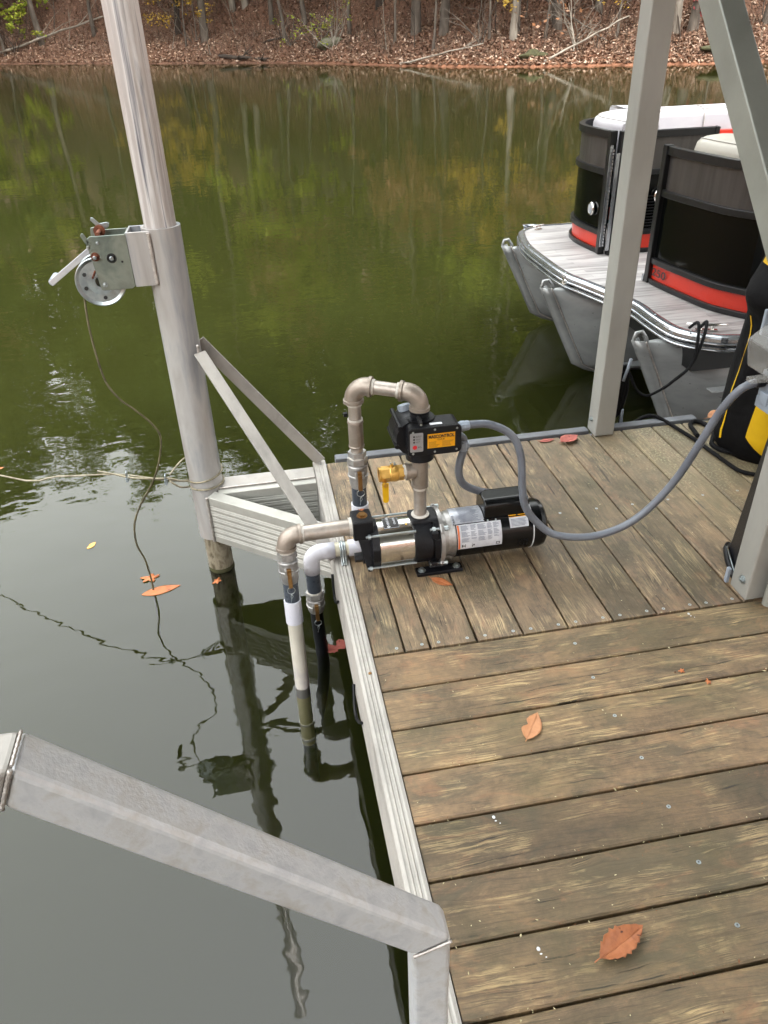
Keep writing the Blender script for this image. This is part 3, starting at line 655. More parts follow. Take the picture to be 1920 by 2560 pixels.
_s = MB(); _s.lathe((0, 0, 0), (0, 0, 1), [(-.004, .0052), (.0006, .0052), (.0009, .0042), (.0006, .0016), (-.0002, .0008), (-.0002, 0)], 14)
_s.add([(-.0021, -.0005, .001), (.0021, -.0005, .001), (.0021, .0005, .001), (-.0021, .0005, .001)], [(0, 1, 2, 3)], 1)
_s.add([(-.0005, -.0021, .0012), (.0005, -.0021, .0012), (.0005, .0021, .0012), (-.0005, .0021, .0012)], [(0, 1, 2, 3)], 1)
SCREWM.from_pydata(_s.v, [], _s.f); SCREWM.materials.append(ZINC); SCREWM.materials.append(LBLK); SCREWM.polygons.foreach_set('material_index', _s.m); SCREWM.update()
def plank(me, x, y, screws=()):
    o = bpy.data.objects.new('plank', me); col.objects.link(o); o.parent = dock; o.location = (x, y, rg.uniform(-.0015, .001)); o['_o'] = (x, y, 0)
    for sx, sy in screws:
        s_ = bpy.data.objects.new('screw', SCREWM); col.objects.link(s_); s_.parent = o; s_.location = (sx-x, sy-y, rg.uniform(-.0006, .0006)); s_.rotation_euler = (0, 0, rg.uniform(0, 3))
WA = .1447
for j in range(19):
    me = plank_mesh(2.3, WA-GAP, WOODX, j) if j < 4 else me4[j % 4]
    if j == 0: me4 = []
    if j < 4: me4.append(me)
    y1 = -WA*j-.002
    plank(me, .003, y1-(WA-GAP), [(.603+rg.uniform(-.004, .004), y1-.068), (1.82, y1-.07)])
def ylen(x): return 1.212
b_edges = [.003, .1005]+[.1787+.146*k for k in range(13)]
for i in range(len(b_edges)-1):
    x0, x1 = b_edges[i]+(GAP/2 if i else 0), b_edges[i+1]-GAP/2; wdt = x1-x0
    me = plank_mesh(wdt, 1.205, WOODY, 20+i)
    sc = [(x0+.025, .021), (x1-.025, .021)] if wdt > .1 else [(x1-.02, .021)]
    if x0 > .3: sc += [((x0+x1)/2-.01, .618)]
    plank(me, x0, .003, sc)
for yj in (.05, .62, 1.15):
    MB().box((.01, yj-.02, -.2), (2.0, yj+.02, -TH-.003)).build('joist', WOODD, dock)
for xj in (.6, 1.25, 1.82):
    MB().box((xj-.02, -2.7, -.2), (xj+.02, .02, -TH-.005)).build('joist', WOODD, dock)
# aluminium edge beam: ribbed top, grooved side
prof = [(0, -.20), (0, .004), (-.008, .006), (-.012, .0045), (-.016, .0045), (-.019, .007), (-.022, .0045), (-.028, .0045), (-.031, .007), (-.034, .0045), (-.038, .0045), (-.042, .006), (-.050, .003), (-.053, -.002)]
z = -.012
for k in range(7):
    prof += [(-.053, z-.010), (-.0495, z-.013), (-.0495, z-.017), (-.053, z-.020)]; z -= .025
prof += [(-.053, -.20)]
m = MB(); m.grid([[(x, -2.8, z_) for x, z_ in prof], [(x, 1.238, z_) for x, z_ in prof]], 0, False, True)
k = len(prof); m.f += [tuple(range(k)), tuple(range(2*k-1, k-1, -1))]; m.m += [0, 0]; m.sm += [False, False]
m.build('edge_beam', ALU_W, dock)
# rubber edging at the far side, split by the post
MB().box((.045, 1.216, -.05), (1.195, 1.262, .012)).build('edge_strip', RUBBER, dock, .004)
MB().box((1.30, 1.216, -.05), (1.72, 1.262, .012)).build('edge_strip', RUBBER, dock, .004)
MB().box((0, 1.262, -.22), (1.9, 1.28, -.04)).build('fascia', RUBBER, dock)
for y_ in (-.072, -1.1):
    MB().lathe((-.019, y_, .003), (0, 0, 1), [(0, .0055), (.0045, .005), (.006, .003), (.006, 0)], 12).build('bolt', BRASSD, dock)
MB().lathe((-.02, 1.2, .003), (0, 0, 1), [(0, .005), (.004, .004), (.004, 0)], 12).build('bolt', ZINC, dock)

# outrigger arms (grooved channel) between the pole sleeve and the beam
def grooved_arm(name, P, Q, inner, h, wtop, flip, lip=0):
    """P,Q outer top edge; inner = unit vector to the inner side"""
    P, Q, I = V(P), V(Q), V(inner)
    prof = [(0, 0), (0, -.030)]
    z = -.030; n = 6; step = (h-.055)/n
    for k in range(n):
        prof += [(0, z-step*.18), (.0035, z-step*.28), (.0035, z-step*.40), (-.0015, z-step*.50), (.0035, z-step*.6), (.0035, z-step*.72), (0, z-step*.82)]; z -= step
    prof += [(0, -h), (wtop, -h), (wtop, 0)]
    m = MB(); rows = [[p+I*a+V((0, 0, b)) for a, b in prof] for p in (P, Q)]
    m.grid(rows, 0, False, True); k = len(prof)
    m.f += [tuple(range(k)), tuple(range(2*k-1, k-1, -1))]; m.m += [0, 0]; m.sm += [False, False]
    return m.build(name, ALU_A, dock, .0015, seg=1)
ax0, ax1 = V((-.497, 1.042, 0)), V((-.052, .683, 0)); dd = (ax1-ax0).normalized(); inn = V((-dd.y, dd.x, 0))
grooved_arm('outrigger_arm', ax0-dd*.0, ax1, inn, .215, .052, 1)
# far arm: channel face looks towards the viewer
grooved_arm('outrigger_arm', (-.455, 1.066, -.004), (-.055, 1.066, -.004), (0, 1, 0), .215, .04, 1)
MB().box((-.46, 1.104, -.03), (-.055, 1.190, .004)).build('arm_top_rail', ALU_W, dock, .003)
def weld(path, r=.0045, n=None, name='weld_bead', parent=None, mat=None):
    P = [V(p) for p in path]; L = sum((P[i+1]-P[i]).length for i in range(len(P)-1)); k = int(L/.0035); m = MB(); Q = []; rs = []
    for i in range(k+1):
        t = i/k*(len(P)-1); a = min(int(t), len(P)-2); Q.append(P[a].lerp(P[a+1], t-a)); rs.append(r*(1 if i % 2 else .72))
    m.tube(Q, rs, 7); return m.build(name, mat or WELD, parent or dock)
weld([(-.455, 1.104, .002), (-.06, 1.104, .002)], .004)
weld([V(ax0)+V((-.004, -.002, .0)), V(ax0)+V((-.004, -.002, -.212))], .006)
PX, PY = -.5, 1.15
# pole sleeve with slotted rim
m = MB(); ro, ri = .0665, .056
m.lathe((PX, PY, -.235), (0, 0, 1), [(0, ri), (0, ro), (1.262, ro), (1.262, ri), (.9, ri)], 48)
m.build('pole_sleeve', ALU_S, dock)
for P, Q, Rr in (((-.437, 1.095, .585), (-.049, .515, .000), (.0, .0, 1)), ((-.440, 1.185, .60), (-.02, 1.222, .008), (0, 0, 1))):
    P, Q = V(P), V(Q); d = Q-P; side = V((0, 1, 0)) if abs(d.y) < .1 else V((.25, .9, .55)).normalized()
    a = (side-d.normalized()*side.dot(d.normalized())).normalized(); nn = d.normalized().cross(a)
    MB().obox((P+Q)/2, d/2, (a if abs(d.y) >= .1 else nn)*.0235, (nn if abs(d.y) >= .1 else a)*.0035).build('brace', ALU_W, dock, .001, seg=1)
    weld([P+V((-.004, 0, .03)), P+V((-.004, 0, -.03))], .006)

# spud pole inside the sleeve (fluted mast above, pile below the water)
pole = thing('spud_pole', 'tall streaked aluminium pole standing in the sleeve with its foot in the water', 'pole', (PX, PY, -.3))
m = MB(); rows = []; n = 72
for z_ in (.9, 1.2, 1.5, 1.8, 2.2, 2.6, 3.0, 3.6):
    row = []
    for k in range(n):
        a = 2*math.pi*k/n; r_ = .0535-(.0022 if (k % 9) in (3, 4) else 0)-(.001 if (k % 9) in (2, 5) else 0)
        row.append((PX+r_*math.cos(a), PY+r_*math.sin(a), z_))
    rows.append(row)
m.grid(rows, 0, False, True); m.f.append(tuple(range(7*n, 8*n))); m.m.append(0); m.sm.append(False)
m.build('mast', ALU_MAST, pole)
m = MB(); m.lathe((PX, PY, -2.2), (0, 0, 1), [(0, .054), (2.0, .054)], 32); m.build('pile', PILE, pole)
m = MB(); m.lathe((PX, PY, WATER_Z+.008), (0, 0, 1), [(-.012, .0555), (.0, .0562), (.012, .0552)], 32); m.build('algae_ring', MOSS, pole)

# winch bracket and winch
m = MB()
m.prism([(-.612, 1.092, .842), (-.534, 1.092, .842), (-.534, 1.092, 1.022), (-.612, 1.092, 1.022)], (0, .007, 0))
m.prism([(-.612, 1.195, .842), (-.545, 1.195, .842), (-.545, 1.195, 1.022), (-.612, 1.195, 1.022)], (0, .007, 0))
m.prism([(-.612, 1.099, .842), (-.606, 1.099, .842), (-.606, 1.099, 1.022), (-.612, 1.099, 1.022)], (0, .096, 0))
m.build('winch_bracket', ALU_S, dock, .001, seg=1)
weld([(-.539, 1.091, 1.018), (-.539, 1.091, .845)], .008)
winch = thing('hand_winch', 'zinc plated hand winch with a cable reel bolted to the pole sleeve', 'winch', (-.68, 1.14, .84))
def plate(pts, y, t, name, mat): 
    m = MB(); m.prism([(x, y, z_) for x, z_ in pts], (0, t, 0)); return m.build(name, mat, winch, .001, seg=1)
fr = [(-.613, .846), (-.613, 1.018), (-.728, 1.018), (-.740, 1.010), (-.742, .985), (-.733, .900), (-.727, .842), (-.722, .838), (-.625, .838)]
plate(fr, 1.092, .004, 'side_plate', ZINCD)
bk = [(-.613, .846), (-.613, 1.018), (-.700, 1.018), (-.712, 1.030), (-.737, 1.026), (-.742, .985), (-.733, .900), (-.722, .838), (-.625, .838)]
plate(bk, 1.190, .004, 'side_plate', ZINCD)
MB().box((-.617, 1.096, .846), (-.613, 1.190, 1.018)).build('back_plate', ZINCD, winch)
plate([(-.742, .985), (-.757, 1.022), (-.752, 1.03), (-.745, 1.028), (-.733, 1.0)], 1.092, .004, 'guide_horn', ZINCD)
plate([(-.69, 1.02), (-.672, 1.03), (-.668, 1.042), (-.676, 1.046), (-.70, 1.043), (-.716, 1.062), (-.724, 1.064), (-.727, 1.055), (-.712, 1.036)], 1.165, .005, 'pawl', ZINC)
rc = V((-.727, 0, .866))
m = MB()
for y_ in (1.103, 1.165):
    m.lathe((rc.x, y_, rc.z), (0, 1, 0), [(0, .018), (0, .03), (.002, .045), (.002, .070), (-.0035, .080), (-.002, .0835), (.002, .0835), (.004, .078), (.005, .03), (.005, .018)], 40)
m.lathe((rc.x, 1.105, rc.z), (0, 1, 0), [(0, .022), (.06, .022)], 24)
m.build('reel', ZINC, winch)
for a in (200, 275, 150):
    MB().cyl((rc.x+.055*math.cos(R(a)), 1.1005, rc.z+.055*math.sin(R(a))), (rc.x+.055*math.cos(R(a)), 1.104, rc.z+.055*math.sin(R(a))), .0065, 14).build('reel_hole', LBLK, winch)
m = MB()
for k in range(9):
    m.lathe((rc.x, 1.112+k*.0058, rc.z), (0, 1, 0), [(-.0029, .024), (0, .0272), (.0029, .024)], 20)
m.build('cable_wraps', WIRED, winch)
def bolt(x, z_, r, l, mat, name='bolt', y=1.092, hexh=True):
    m = MB(); m.lathe((x, y, z_), (0, -1, 0), [(0, r*1.7), (.0015, r*1.7), (.0015, r*1.1), (l, r), (l+.001, r*.7), (l+.001, 0)], 20); return m.build(name, mat, winch)
bolt(-.724, .952, .0085, .014, RUST, 'gear_shaft'); bolt(-.724, .952, .0065, .017, ZINC, 'shaft_end')
bolt(-.672, .944, .0095, .004, LBLK, 'bushing'); bolt(-.672, .944, .0075, .008, ZINC, 'shaft_end')
bolt(-.707, .997, .0035, .006, ZINC); bolt(-.748+.008, .985, .0035, .005, ZINC); bolt(-.712, .858, .005, .008, ZINC); bolt(-.64, .93, .0022, .0005, LBLK)
m = MB(); m.cyl((-.703, 1.096, 1.022), (-.703, 1.19, 1.022), .007); m.build('axle', RUST, winch)
m = MB(); m.lathe((-.703, 1.15, 1.022), (0, 1, 0), [(0, 0), (0, .019), (.006, .019), (.006, 0)], 22); m.build('pinion_gear', RUST, winch)
m = MB(); m.bar((-.735, 1.205, .965), (-.915, 1.205, .846), .020, .005, (0, 1, 0)); m.build('crank_handle', ALU, winch, .001, seg=1)
MB().cyl((-.908, 1.208, .851), (-.908, 1.285, .851), .013, 20).build('crank_grip', LGREY, winch)
MB().cyl((-.724, 1.194, .956), (-.724, 1.215, .956), .009, 14).build('crank_shaft', ZINC, winch)
weld([(-.735, 1.101, .905), (-.742, 1.1, .895), (-.75, 1.1, .88)], .004, parent=winch, name='cable_knot', mat=RUST)

# ------------------------------------------------------------------ cables on the water side
def cable(name, pts, r, mat, label, cat, k=8, n=8):
    m = MB(); m.tube(smooth_path(pts, k), r, n); return tag(m.build(name, mat), label, cat)
cable('winch_cable', [(-.790, 1.13, .86), (-.797, 1.12, .80), (-.800, 1.1, .72), (-.795, 1.08, .62), (-.78, 1.06, .52), (-.745, 1.05, .455), (-.700, 1.05, .405), (-.652, 1.05, .345), (-.630, 1.05, .285), (-.652, 1.05, .19), (-.693, 1.05, .098), (-.765, 1.05, -.01), (-.802, 1.05, -.093), (-.812, 1.05, -.185), (-.794, 1.05, -.27), (-.789, 1.05, -.378), (-.79, 1.03, -.46), (-.80, .99, -.7)],
      .0038, WIRED, 'slack greyish wire cable hanging from the winch reel into the lake', 'cable')
ang = lambda a, r_=.0705: (PX+r_*math.cos(R(a)), PY+r_*math.sin(R(a)))
def wrap(a0, a1, z0, z1, n=16):
    return [(*ang(a0+(a1-a0)*i/n), z0+(z1-z0)*i/n) for i in range(n+1)]
mc = thing('mooring_cable', 'taut pale steel cable looped twice round the pole and running off to the left', 'cable', (-.66, 1.12, .0))
m = MB()
m.tube(smooth_path([(-4.5, 4.0, -.05), (-2.6, 2.45, -.03), (-1.40, 1.47, -.015), (-1.10, 1.28, .045), (-.85, 1.17, .083), (-.70, 1.12, .072), (-.64, 1.125, .062)]+[(-.60, 1.115, .05)]+wrap(205, 330, .040, .065)+wrap(330, 470, .065, .085)+[(-.57, 1.235, .09), (-.60, 1.20, .088), (-.64, 1.14, .068)], 4), .0038, 8)
m.tube(smooth_path([(-.64, 1.11, .058), (-.60, 1.10, .03)]+wrap(200, 345, .012, .018)+wrap(345, 520, .018, .02)+[(-.60, 1.15, .03), (-.66, 1.13, .055), (-.72, 1.125, .07), (-.79, 1.13, .082), (-.85, 1.145, .097), (-.915, 1.16, .112)], 4), .0038, 8)
m.build('wire_rope', WIRE, mc)
for x_, y_, z_ in ((-.803, 1.135, .088), (-.655, 1.122, .062)):
    m = MB(); m.box((x_-.006, y_-.012, z_-.012), (x_+.006, y_+.012, z_-.004))
    for sx in (-.009, .009): m.cyl((x_+sx*.0, y_+sx, z_-.016), (x_, y_+sx, z_+.02), .0028, 8); m.hexn((x_, y_+sx, z_-.020), (x_, y_+sx, z_-.013), .006)
    m.tube([(x_, y_-.009, z_+.012), (x_, y_-.006, z_+.019), (x_, y_+.006, z_+.019), (x_, y_+.009, z_+.012)], .003, 8); m.build('cable_clamp', ZINC, mc)
for i, (y0, y1, z0, bu) in enumerate(((.40, .56, -.10, .004), (-.12, .04, -.14, .008))):
    P = [(-.058, y0+(y1-y0)*t/10, z0-.05*math.sin(math.pi*t/10)) for t in range(11)]
    P = [(x-bu*math.sin(math.pi*j/10), y, z_) for j, (x, y, z_) in enumerate(P)]
    cable('black_cord', P, .005, BLACKH, ('black cord sagging along the beam beneath the pipe elbow', 'black cord loop hanging from the beam nearest the bolt')[i], 'cord', 3)

# ------------------------------------------------------------------ pump
AY, AZ = .43, .108
pump = thing('water_pump', 'black and polished steel electric water pump bolted to the deck', 'pump', (.3, .43, 0))
def Lx(x0, prof, mat, name, n=40, par=pump, smooth=True, bevel=0):
    m = MB(); m.lathe((x0, AY, AZ), (1, 0, 0), prof, n, 0, smooth); return m.build(name, mat, par, bevel)
def ring(th, r_, x): return V((x, AY-r_*math.cos(R(th)), AZ+r_*math.sin(R(th))))
# suction head
m = MB()
m.box((.010, .388, .150), (.078, .472, .222)); m.prism([(.050, .37, .03), (.066, .37, .03), (.076, .385, .155), (.024, .395, .155)], (0, .09, 0))
m.build('suction_head', CASTB, pump, .006)
m = MB(); m.lathe((.062, AY, AZ), (1, 0, 0), [(0, 0), (0, .055), (.006, .074), (.006, .083), (.028, .085), (.031, .082), (.031, 0)], 12, 0, False, R(15)); m.build('end_flange', CASTB, pump, .003)
m = MB(); m.hexn((.012, .415, .066), (.040, .415, .066), .017); m.cyl((.038, .415, .066), (.064, .415, .066), .024, 8); m.build('drain_plug', BLACKP, pump, .001)
m = MB(); m.hexn((.046, .43, .221), (.046, .43, .230), .014); m.lathe((.046, .43, .2205), (0, 0, 1), [(0, .018), (.003, .018), (.003, 0)], 20); m.build('prime_plug', BRASSD, pump, .001)
Lx(.092, [(0, .075), (.001, .079), (.116, .079), (.117, .075)], CHROME, 'steel_shell', 64)
for th in (48, 132, -42, 222):
    m = MB(); a, b_ = ring(th, .087, .054), ring(th, .087, .215); m.cyl(a, b_, .0042, 10); m.hexn(ring(th, .087, .055), ring(th, .087, .064), .0085); m.cyl(ring(th, .087, .048), ring(th, .087, .056), .0045, 8)
    m.build('tie_rod', ZINC, pump)
for th in (-49,):
    m = MB(); m.cyl(ring(th, .082, .077), ring(th, .082, .213), .003, 10); m.build('tie_rod', ZINC, pump)
# discharge casing
m = MB(); m.lathe((.208, AY, AZ), (1, 0, 0), [(0, 0), (0, .083), (.004, .086), (.060, .086), (.064, .082), (.092, .082), (.092, 0)], 40)
m.build('discharge_casing', CASTB, pump, .002)
m = MB(); m.box((.205, .392, .15), (.300, .475, .196)); m.lathe((.242, .43, .185), (0, 0, 1), [(0, .040), (.004, .036), (.014, .033), (.014, 0)], 28)
m.build('discharge_boss', CASTB, pump, .007)
m = MB()
m.lathe((.276, AY, AZ), (1, 0, 0), [(0, 0), (0, .094), (.018, .094), (.018, 0)], 8, 0, False, R(22.5)); m.build('casing_flange', CASTB, pump, .004)
m = MB(); m.box((.262, .338, .15), (.285, .372, .178)); m.box((.262, .338, .045), (.282, .36, .06)); m.build('casing_lug', CASTB, pump, .004)
# motor bracket
m = MB(); m.lathe((.2945, AY, AZ), (1, 0, 0), [(0, 0), (0, .098), (.013, .098), (.013, .080), (.030, .076), (.052, .0805), (.056, .0805), (.056, 0)], 40); m.build('motor_bracket', ALU_CAST, pump, .001)
m = MB()
for th in (45, 135, -45, 225):
    c = ring(th, .096, .300); m.obox(c, (.0065, 0, 0), (0, -math.sin(R(th))*.016, -math.cos(R(th))*.016), (0, -math.cos(R(th))*.010, math.sin(R(th))*.010))
m.build('bracket_ears', ALU_CAST, pump, .003)
for th in (45, 135, -45, 225):
    m = MB(); m.hexn(ring(th, .098, .307), ring(th, .098, .320), .0085); m.hexn(ring(th, .098, .268), ring(th, .098, .278), .0085); m.cyl(ring(th, .098, .26), ring(th, .098, .322), .0045, 8); m.build('bracket_bolt', ZINC, pump)
# motor
Lx(.350, [(0, 0), (0, .0835), (.266, .0835), (.266, 0)], MOTORB, 'motor_body', 64)
Lx(.6155, [(0, .083), (0, .0848), (.0035, .0848), (.0035, .083)], WHITEM, 'end_ring', 64)
Lx(.6185, [(0, .08), (0, .0842), (.030, .0842), (.044, .080), (.052, .070), (.055, .05), (.055, 0)], MOTORB, 'end_bell', 64)
m = MB()
for k in range(4):
    for th in (-8, -20): m.obox(ring(th, .0838, .565+k*.010), (.0022, 0, 0), V((0, math.sin(R(th)), math.cos(R(th))))*.006, V((0, -math.cos(R(th)), math.sin(R(th))))*.0006)
m.build('vent_slots', BLACKH, pump)
# capacitor box
m = MB(); prof = []
for i in range(9):
    a = R(90*i/8); prof.append((.412-.026*math.sin(a)+.0, .212+.026*math.cos(a)+.002))
Pp = [(.386, .172)]+list(reversed(prof))+[(.470, .240), (.488, .222), (.490, .172)]
m.prism([(.452, y, z_) for y, z_ in Pp], (.155, 0, 0)); m.build('capacitor_cover', MOTORB, pump, .005)
m = MB(); m.box((.447, .380, .168), (.612, .386, .178)); m.build('cover_flange', MOTORB, pump, .002)
for x_ in (.462, .49, .60):
    m = MB(); m.ball((x_, .3795, .174), .0035, 0, 5); m.build('cover_screw', ZINC, pump)
# feet
m = MB(); m.box((.213, .345, .0015), (.372, .385, .014)); m.build('foot_plate', BLACKP, pump, .002)
m = MB(); m.box((.213, .475, .0015), (.372, .515, .014)); m.build('foot_plate', BLACKP, pump, .002)
m = MB(); m.prism([(.262, .372, .012), (.262, .488, .012), (.262, .465, .05), (.262, .395, .05)], (.055, 0, 0)); m.build('pedestal', BLACKP, pump, .003)
for x_ in (.232, .353):
    m = MB(); m.lathe((x_, .364, .014), (0, 0, 1), [(0, .0135), (.002, .0135), (.003, .011), (.003, .006)], 20); m.build('washer', ZINC, pump)
    m = MB(); m.hexn((x_, .364, .016), (x_, .364, .024), .0075); m.build('foot_bolt', ZINC, pump)
# labels: curved patches on the motor and shell
def patch(x0, x1, t0, t1, r_, mat, name, par=pump, n=10):
    m = MB(); m.grid([[ring(t0+(t1-t0)*i/n, r_, x) for i in range(n+1)] for x in (x0, x1)], 0, True)
    m.f = [tuple(reversed(f)) for f in m.f]; return m.build(name, mat, par)
def patches(lst, r_, mat, name, par=pump):
    m = MB()
    for x0, x1, t0, t1 in lst:
        k_ = max(2, int((t1-t0)/5)+1); g2 = [[ring(t0+(t1-t0)*i/k_, r_, x) for i in range(k_+1)] for x in (x0, x1)]; m.grid(g2, 0, True)
    m.f = [tuple(reversed(f)) for f in m.f]; o = m.build(name, mat, par); o['kind'] = 'stuff' if len(lst) > 1 else o.get('kind', ''); 
    if not o['kind']: del o['kind']
    return o
l1 = patch(.352, .505, -10, 50, .0839, LBLW, 'warning_label')
patches([(.3535, .360, -9, 49)], .0842, LBLO, 'warning_band', l1)
r_ = random.Random(3); tx = []
for cx_, wd in ((.366, .030), (.399, .020), (.423, .030), (.456, .017), (.477, .020)):
    for rI in range(17):
        th = 47-rI*2.1-(2 if rI > 5 else 0)-(2 if rI > 11 else 0)
        if cx_ in (.399, .477) and rI > 13: continue
        tx.append((cx_, cx_+wd*r_.uniform(.55, 1), th-1.15, th))
patches(tx, .0841, LBLT, 'label_print', l1)
patches([(.366, .370, -5, 2), (.371, .376, -3, 0), (.377, .379, -6, 3), (.400, .404, -6, -2), (.405, .410, -3, 1), (.400, .404, 0, 2), (.484, .497, -7, 0)], .0842, LBLK, 'label_symbol', l1)
patches([(.4865, .4945, -5.5, -1.5)], .0843, LBLW, 'label_symbol', l1)
l2 = patch(.340, .450, 52, 112, .0838, LBLS, 'rating_label')
patches([(.366+r_.uniform(0, .004), .366+r_.uniform(.05, .078), t-1.3, t) for t in np.arange(58, 108, 2.6)], .0841, LBLT, 'label_print', l2)
l3 = patch(.535, .600, 28, 62, .0839, LBLW, 'caution_label')
patches([(.536, .599, 52, 61.5)], .0841, LBLY, 'caution_band', l3); patches([(.54, .54+r_.uniform(.045, .056), t-1.6, t) for t in np.arange(33, 51, 3)], .0841, LBLT, 'label_print', l3)
patches([(.562, .568, 55, 59)], .0843, LBLK, 'label_symbol', l3)
l4 = patch(.112, .166, 64, 104, .0793, LBLK, 'name_plate')
m_ = LBLS
def arcs_text(txt, x, th_mid, size, mat, par, name, r_):
    th = R(th_mid); upv = V((0, math.sin(th), math.cos(th))); # direction of rising angle
    o = ring(th_mid, r_, x); text_mesh(txt, size, mat, frame(o, upv, (-1, 0, 0)), name, par, .0001)
arcs_text('PENTAIR', .130, 90, .0115, WHITEM, l4, 'name_plate_text', .0797)
arcs_text('STA-RITE', .152, 88, .0095, WHITEM, l4, 'name_plate_text', .0797)
patches([(.1135, .1645, 66, 66.6), (.1135, .1645, 101, 101.6), (.1135, .114, 66, 101), (.164, .1645, 66, 101)], .0795, WHITEM, 'name_plate_border', l4)
m = MB(); c = ring(70, .0797, .130); u = V((1, 0, 0))*.006; v = V((0, math.sin(R(70)), math.cos(R(70))))*.006
m.add([c-u, c-v, c+u, c+v], [(0, 1, 2, 3)]); m.build('name_plate_logo', WHITEM, l4)
m = MB(); m.add([c-u*.45+V((0,-.0002,.0002)), c-v*.45+V((0,-.0002,.0002)), c+u*.45+V((0,-.0002,.0002)), c+v*.45+V((0,-.0002,.0002))], [(0, 1, 2, 3)]); m.build('name_plate_logo', LBLK, l4)
arcs_text('STA-RITE', .347, 62, .010, LBLK, l2, 'label_text', .0843)
patch(.172, .204, 64, 104, .0793, CHROME, 'shell_sticker')
patches([(.186, .192, 70, 74)], .0795, YEL, 'shell_sticker_mark')

# ------------------------------------------------------------------ plumbing
def hexband(m, p, ax, t0, t1, r_, mat=0): 
    p = V(p); ax = V(ax).normalized(); m.hexn(p+ax*t0, p+ax*t1, r_, mat)
def coupling(m, p, ax, L, r_, mat=0, lip=.003):
    m.lathe(p, ax, [(0, 0), (0, r_), (lip*2, r_+.0015), (lip*3, r_-.0005), (L-lip*3, r_-.0005), (L-lip*2, r_+.0015), (L, r_), (L, 0)], 28, mat)
def elbow(par, p, c, q, r_, mat, name='elbow', rim=.004):
    """bend from p via corner c to q with rims at both mouths"""
    p, c, q = V(p), V(c), V(q); m = MB(); rad = min((p-c).length, (q-c).length)*.82
    P = [p]+arc_corner(p, c, q, rad, 9)+[q]; m.tube(P, r_, 26)
    for e, d in ((p, (p-c).normalized()), (q, (q-c).normalized())):
        m.lathe(e-d*.010, d, [(0, r_*.98), (.001, r_+rim), (.011, r_+rim), (.011, r_*.7), (.010, 0)], 28)
    return m.build(name, mat, par)
def camlock(par, p, ax, top, mat=ALU_CAST, r_=.0335, L=.080, lever_dir=(0, -1, 0), ringr=.011, lever=True):
    """female coupler hanging below p along ax, with two cam ears and a brass arm"""
    p = V(p); ax = V(ax).normalized(); ld = V(lever_dir)
    m = MB(); m.lathe(p, ax, [(0, 0), (0, r_*.93), (.004, r_), (.010, r_), (.012, r_*.95), (L*.42, r_*.95), (L*.44, r_*1.03), (L*.5, r_*1.03), (L*.52, r_*.94), (L*.82, r_*.9), (L, r_*.78), (L, 0)], 30); m.build('coupler_body', mat, par)
    s = ax.cross(ld).normalized(); e = MB()
    for k in (-1, 1): e.obox(p+ax*L*.30+ld*(r_*.98)+s*.0112*k, ax*.011, ld*.010, s*.0036)
    e.build('cam_ear', ALU_CAST, par, .001)
    a = MB(); q0 = p+ax*L*.18+ld*(r_+.006)
    a.obox(q0+ax*.004, ax*.008, ld*.006, s*.0068); a.obox(q0+ax*.036+ld*.003, ax*.028, ld*.004, s*.0068); lv = a.build('cam_lever', BRASSD, par, .0012)
    t = MB(); cc = q0+ax*.074+ld*.004; P = [cc+(ax*math.cos(t_)+s*math.sin(t_))*ringr*1.15 for t_ in [2*math.pi*i/20 for i in range(21)]]
    t.tube(P, .0013, 6, cap=False); t.build('pull_ring', ZINC, par)
    t = MB(); t.tube([cc+ax*.012, cc+ax*.022+s*.003, cc+ax*.034+s*.002, cc+ax*.045+s*.004], .0012, 6); t.tube([cc+ax*.012, cc+ax*.024-s*.004, cc+ax*.032+s*.002], .0012, 6); t.build('retaining_wire', ZINC, par)
def pipe(par, p, q, r_, mat, name='pipe', n=26):
    m = MB(); m.cyl(p, q, r_, n); return m.build(name, mat, par)
def band(par, p, ax, t0, t1, r_, mat, name='tape_band'):
    m = MB(); p = V(p); ax = V(ax).normalized(); k = 5; m.lathe(p+ax*t0, ax, [(0, r_*.9)]+[((t1-t0)*i/k, r_*(1+.03*(i % 2))) for i in range(k+1)]+[(t1-t0, r_*.9)], 24); return m.build(name, mat, par)

# suction line
suc = thing('suction_pipe', 'suction line of steel and white plastic pipe dropping from the pump head into the lake', 'pipe', (-.21, .42, -.4))
C = V((-.212, .430, .180))
pipe(suc, (.012, .43, .183), (-.165, .43, .181), .0275, STEEL_PIPE, 'steel_pipe')
band(suc, (.012, .43, .183), (-1, 0, 0), -.002, .012, .031, TAPE); band(suc, (-.160, .43, .181), (1, 0, 0), 0, .010, .0295, TAPE)
dn = (V((-.215, .356, -.42))-V((-.213, .428, .12))).normalized()
q1 = C+dn*.048
elbow(suc, (-.158, .43, .181), C, q1, .0305, STEEL_CAST)
band(suc, q1, dn, -.002, .013, .025, TAPE)
m = MB(); hexband(m, q1, dn, .012, .030, .034); m.cyl(q1+dn*.028, q1+dn*.044, .026, 24); m.build('hex_nipple', ALU_CAST, suc, .001)
camlock(suc, q1+dn*.040, dn, 0, L=.085)
pipe(suc, q1+dn*.118, q1+dn*.215, .0252, PVCG, 'grey_nipple')
m = MB(); m.lathe(q1+dn*.196, dn, [(0, .0252), (0, .0295), (.088, .0295), (.088, .022)], 30); m.build('white_coupling', PVCW, suc)
OFFW = pmat('aged_white_pvc', 'a9a496', 'c2beb2', 4, .4, 0, .1, 90, c3='8b8496', thr=(.3, .68), st=(1, 1, .6))
OFFW2 = pmat('slimy_pvc', 'beb47a', 'd8cf98', 4, .5, 0, .1, 90)
pipe(suc, q1+dn*.28, q1+dn*.60, .0255, OFFW, 'drop_pipe')
pipe(suc, q1+dn*.599, q1+dn*.82, .0254, OFFW2, 'drop_pipe')
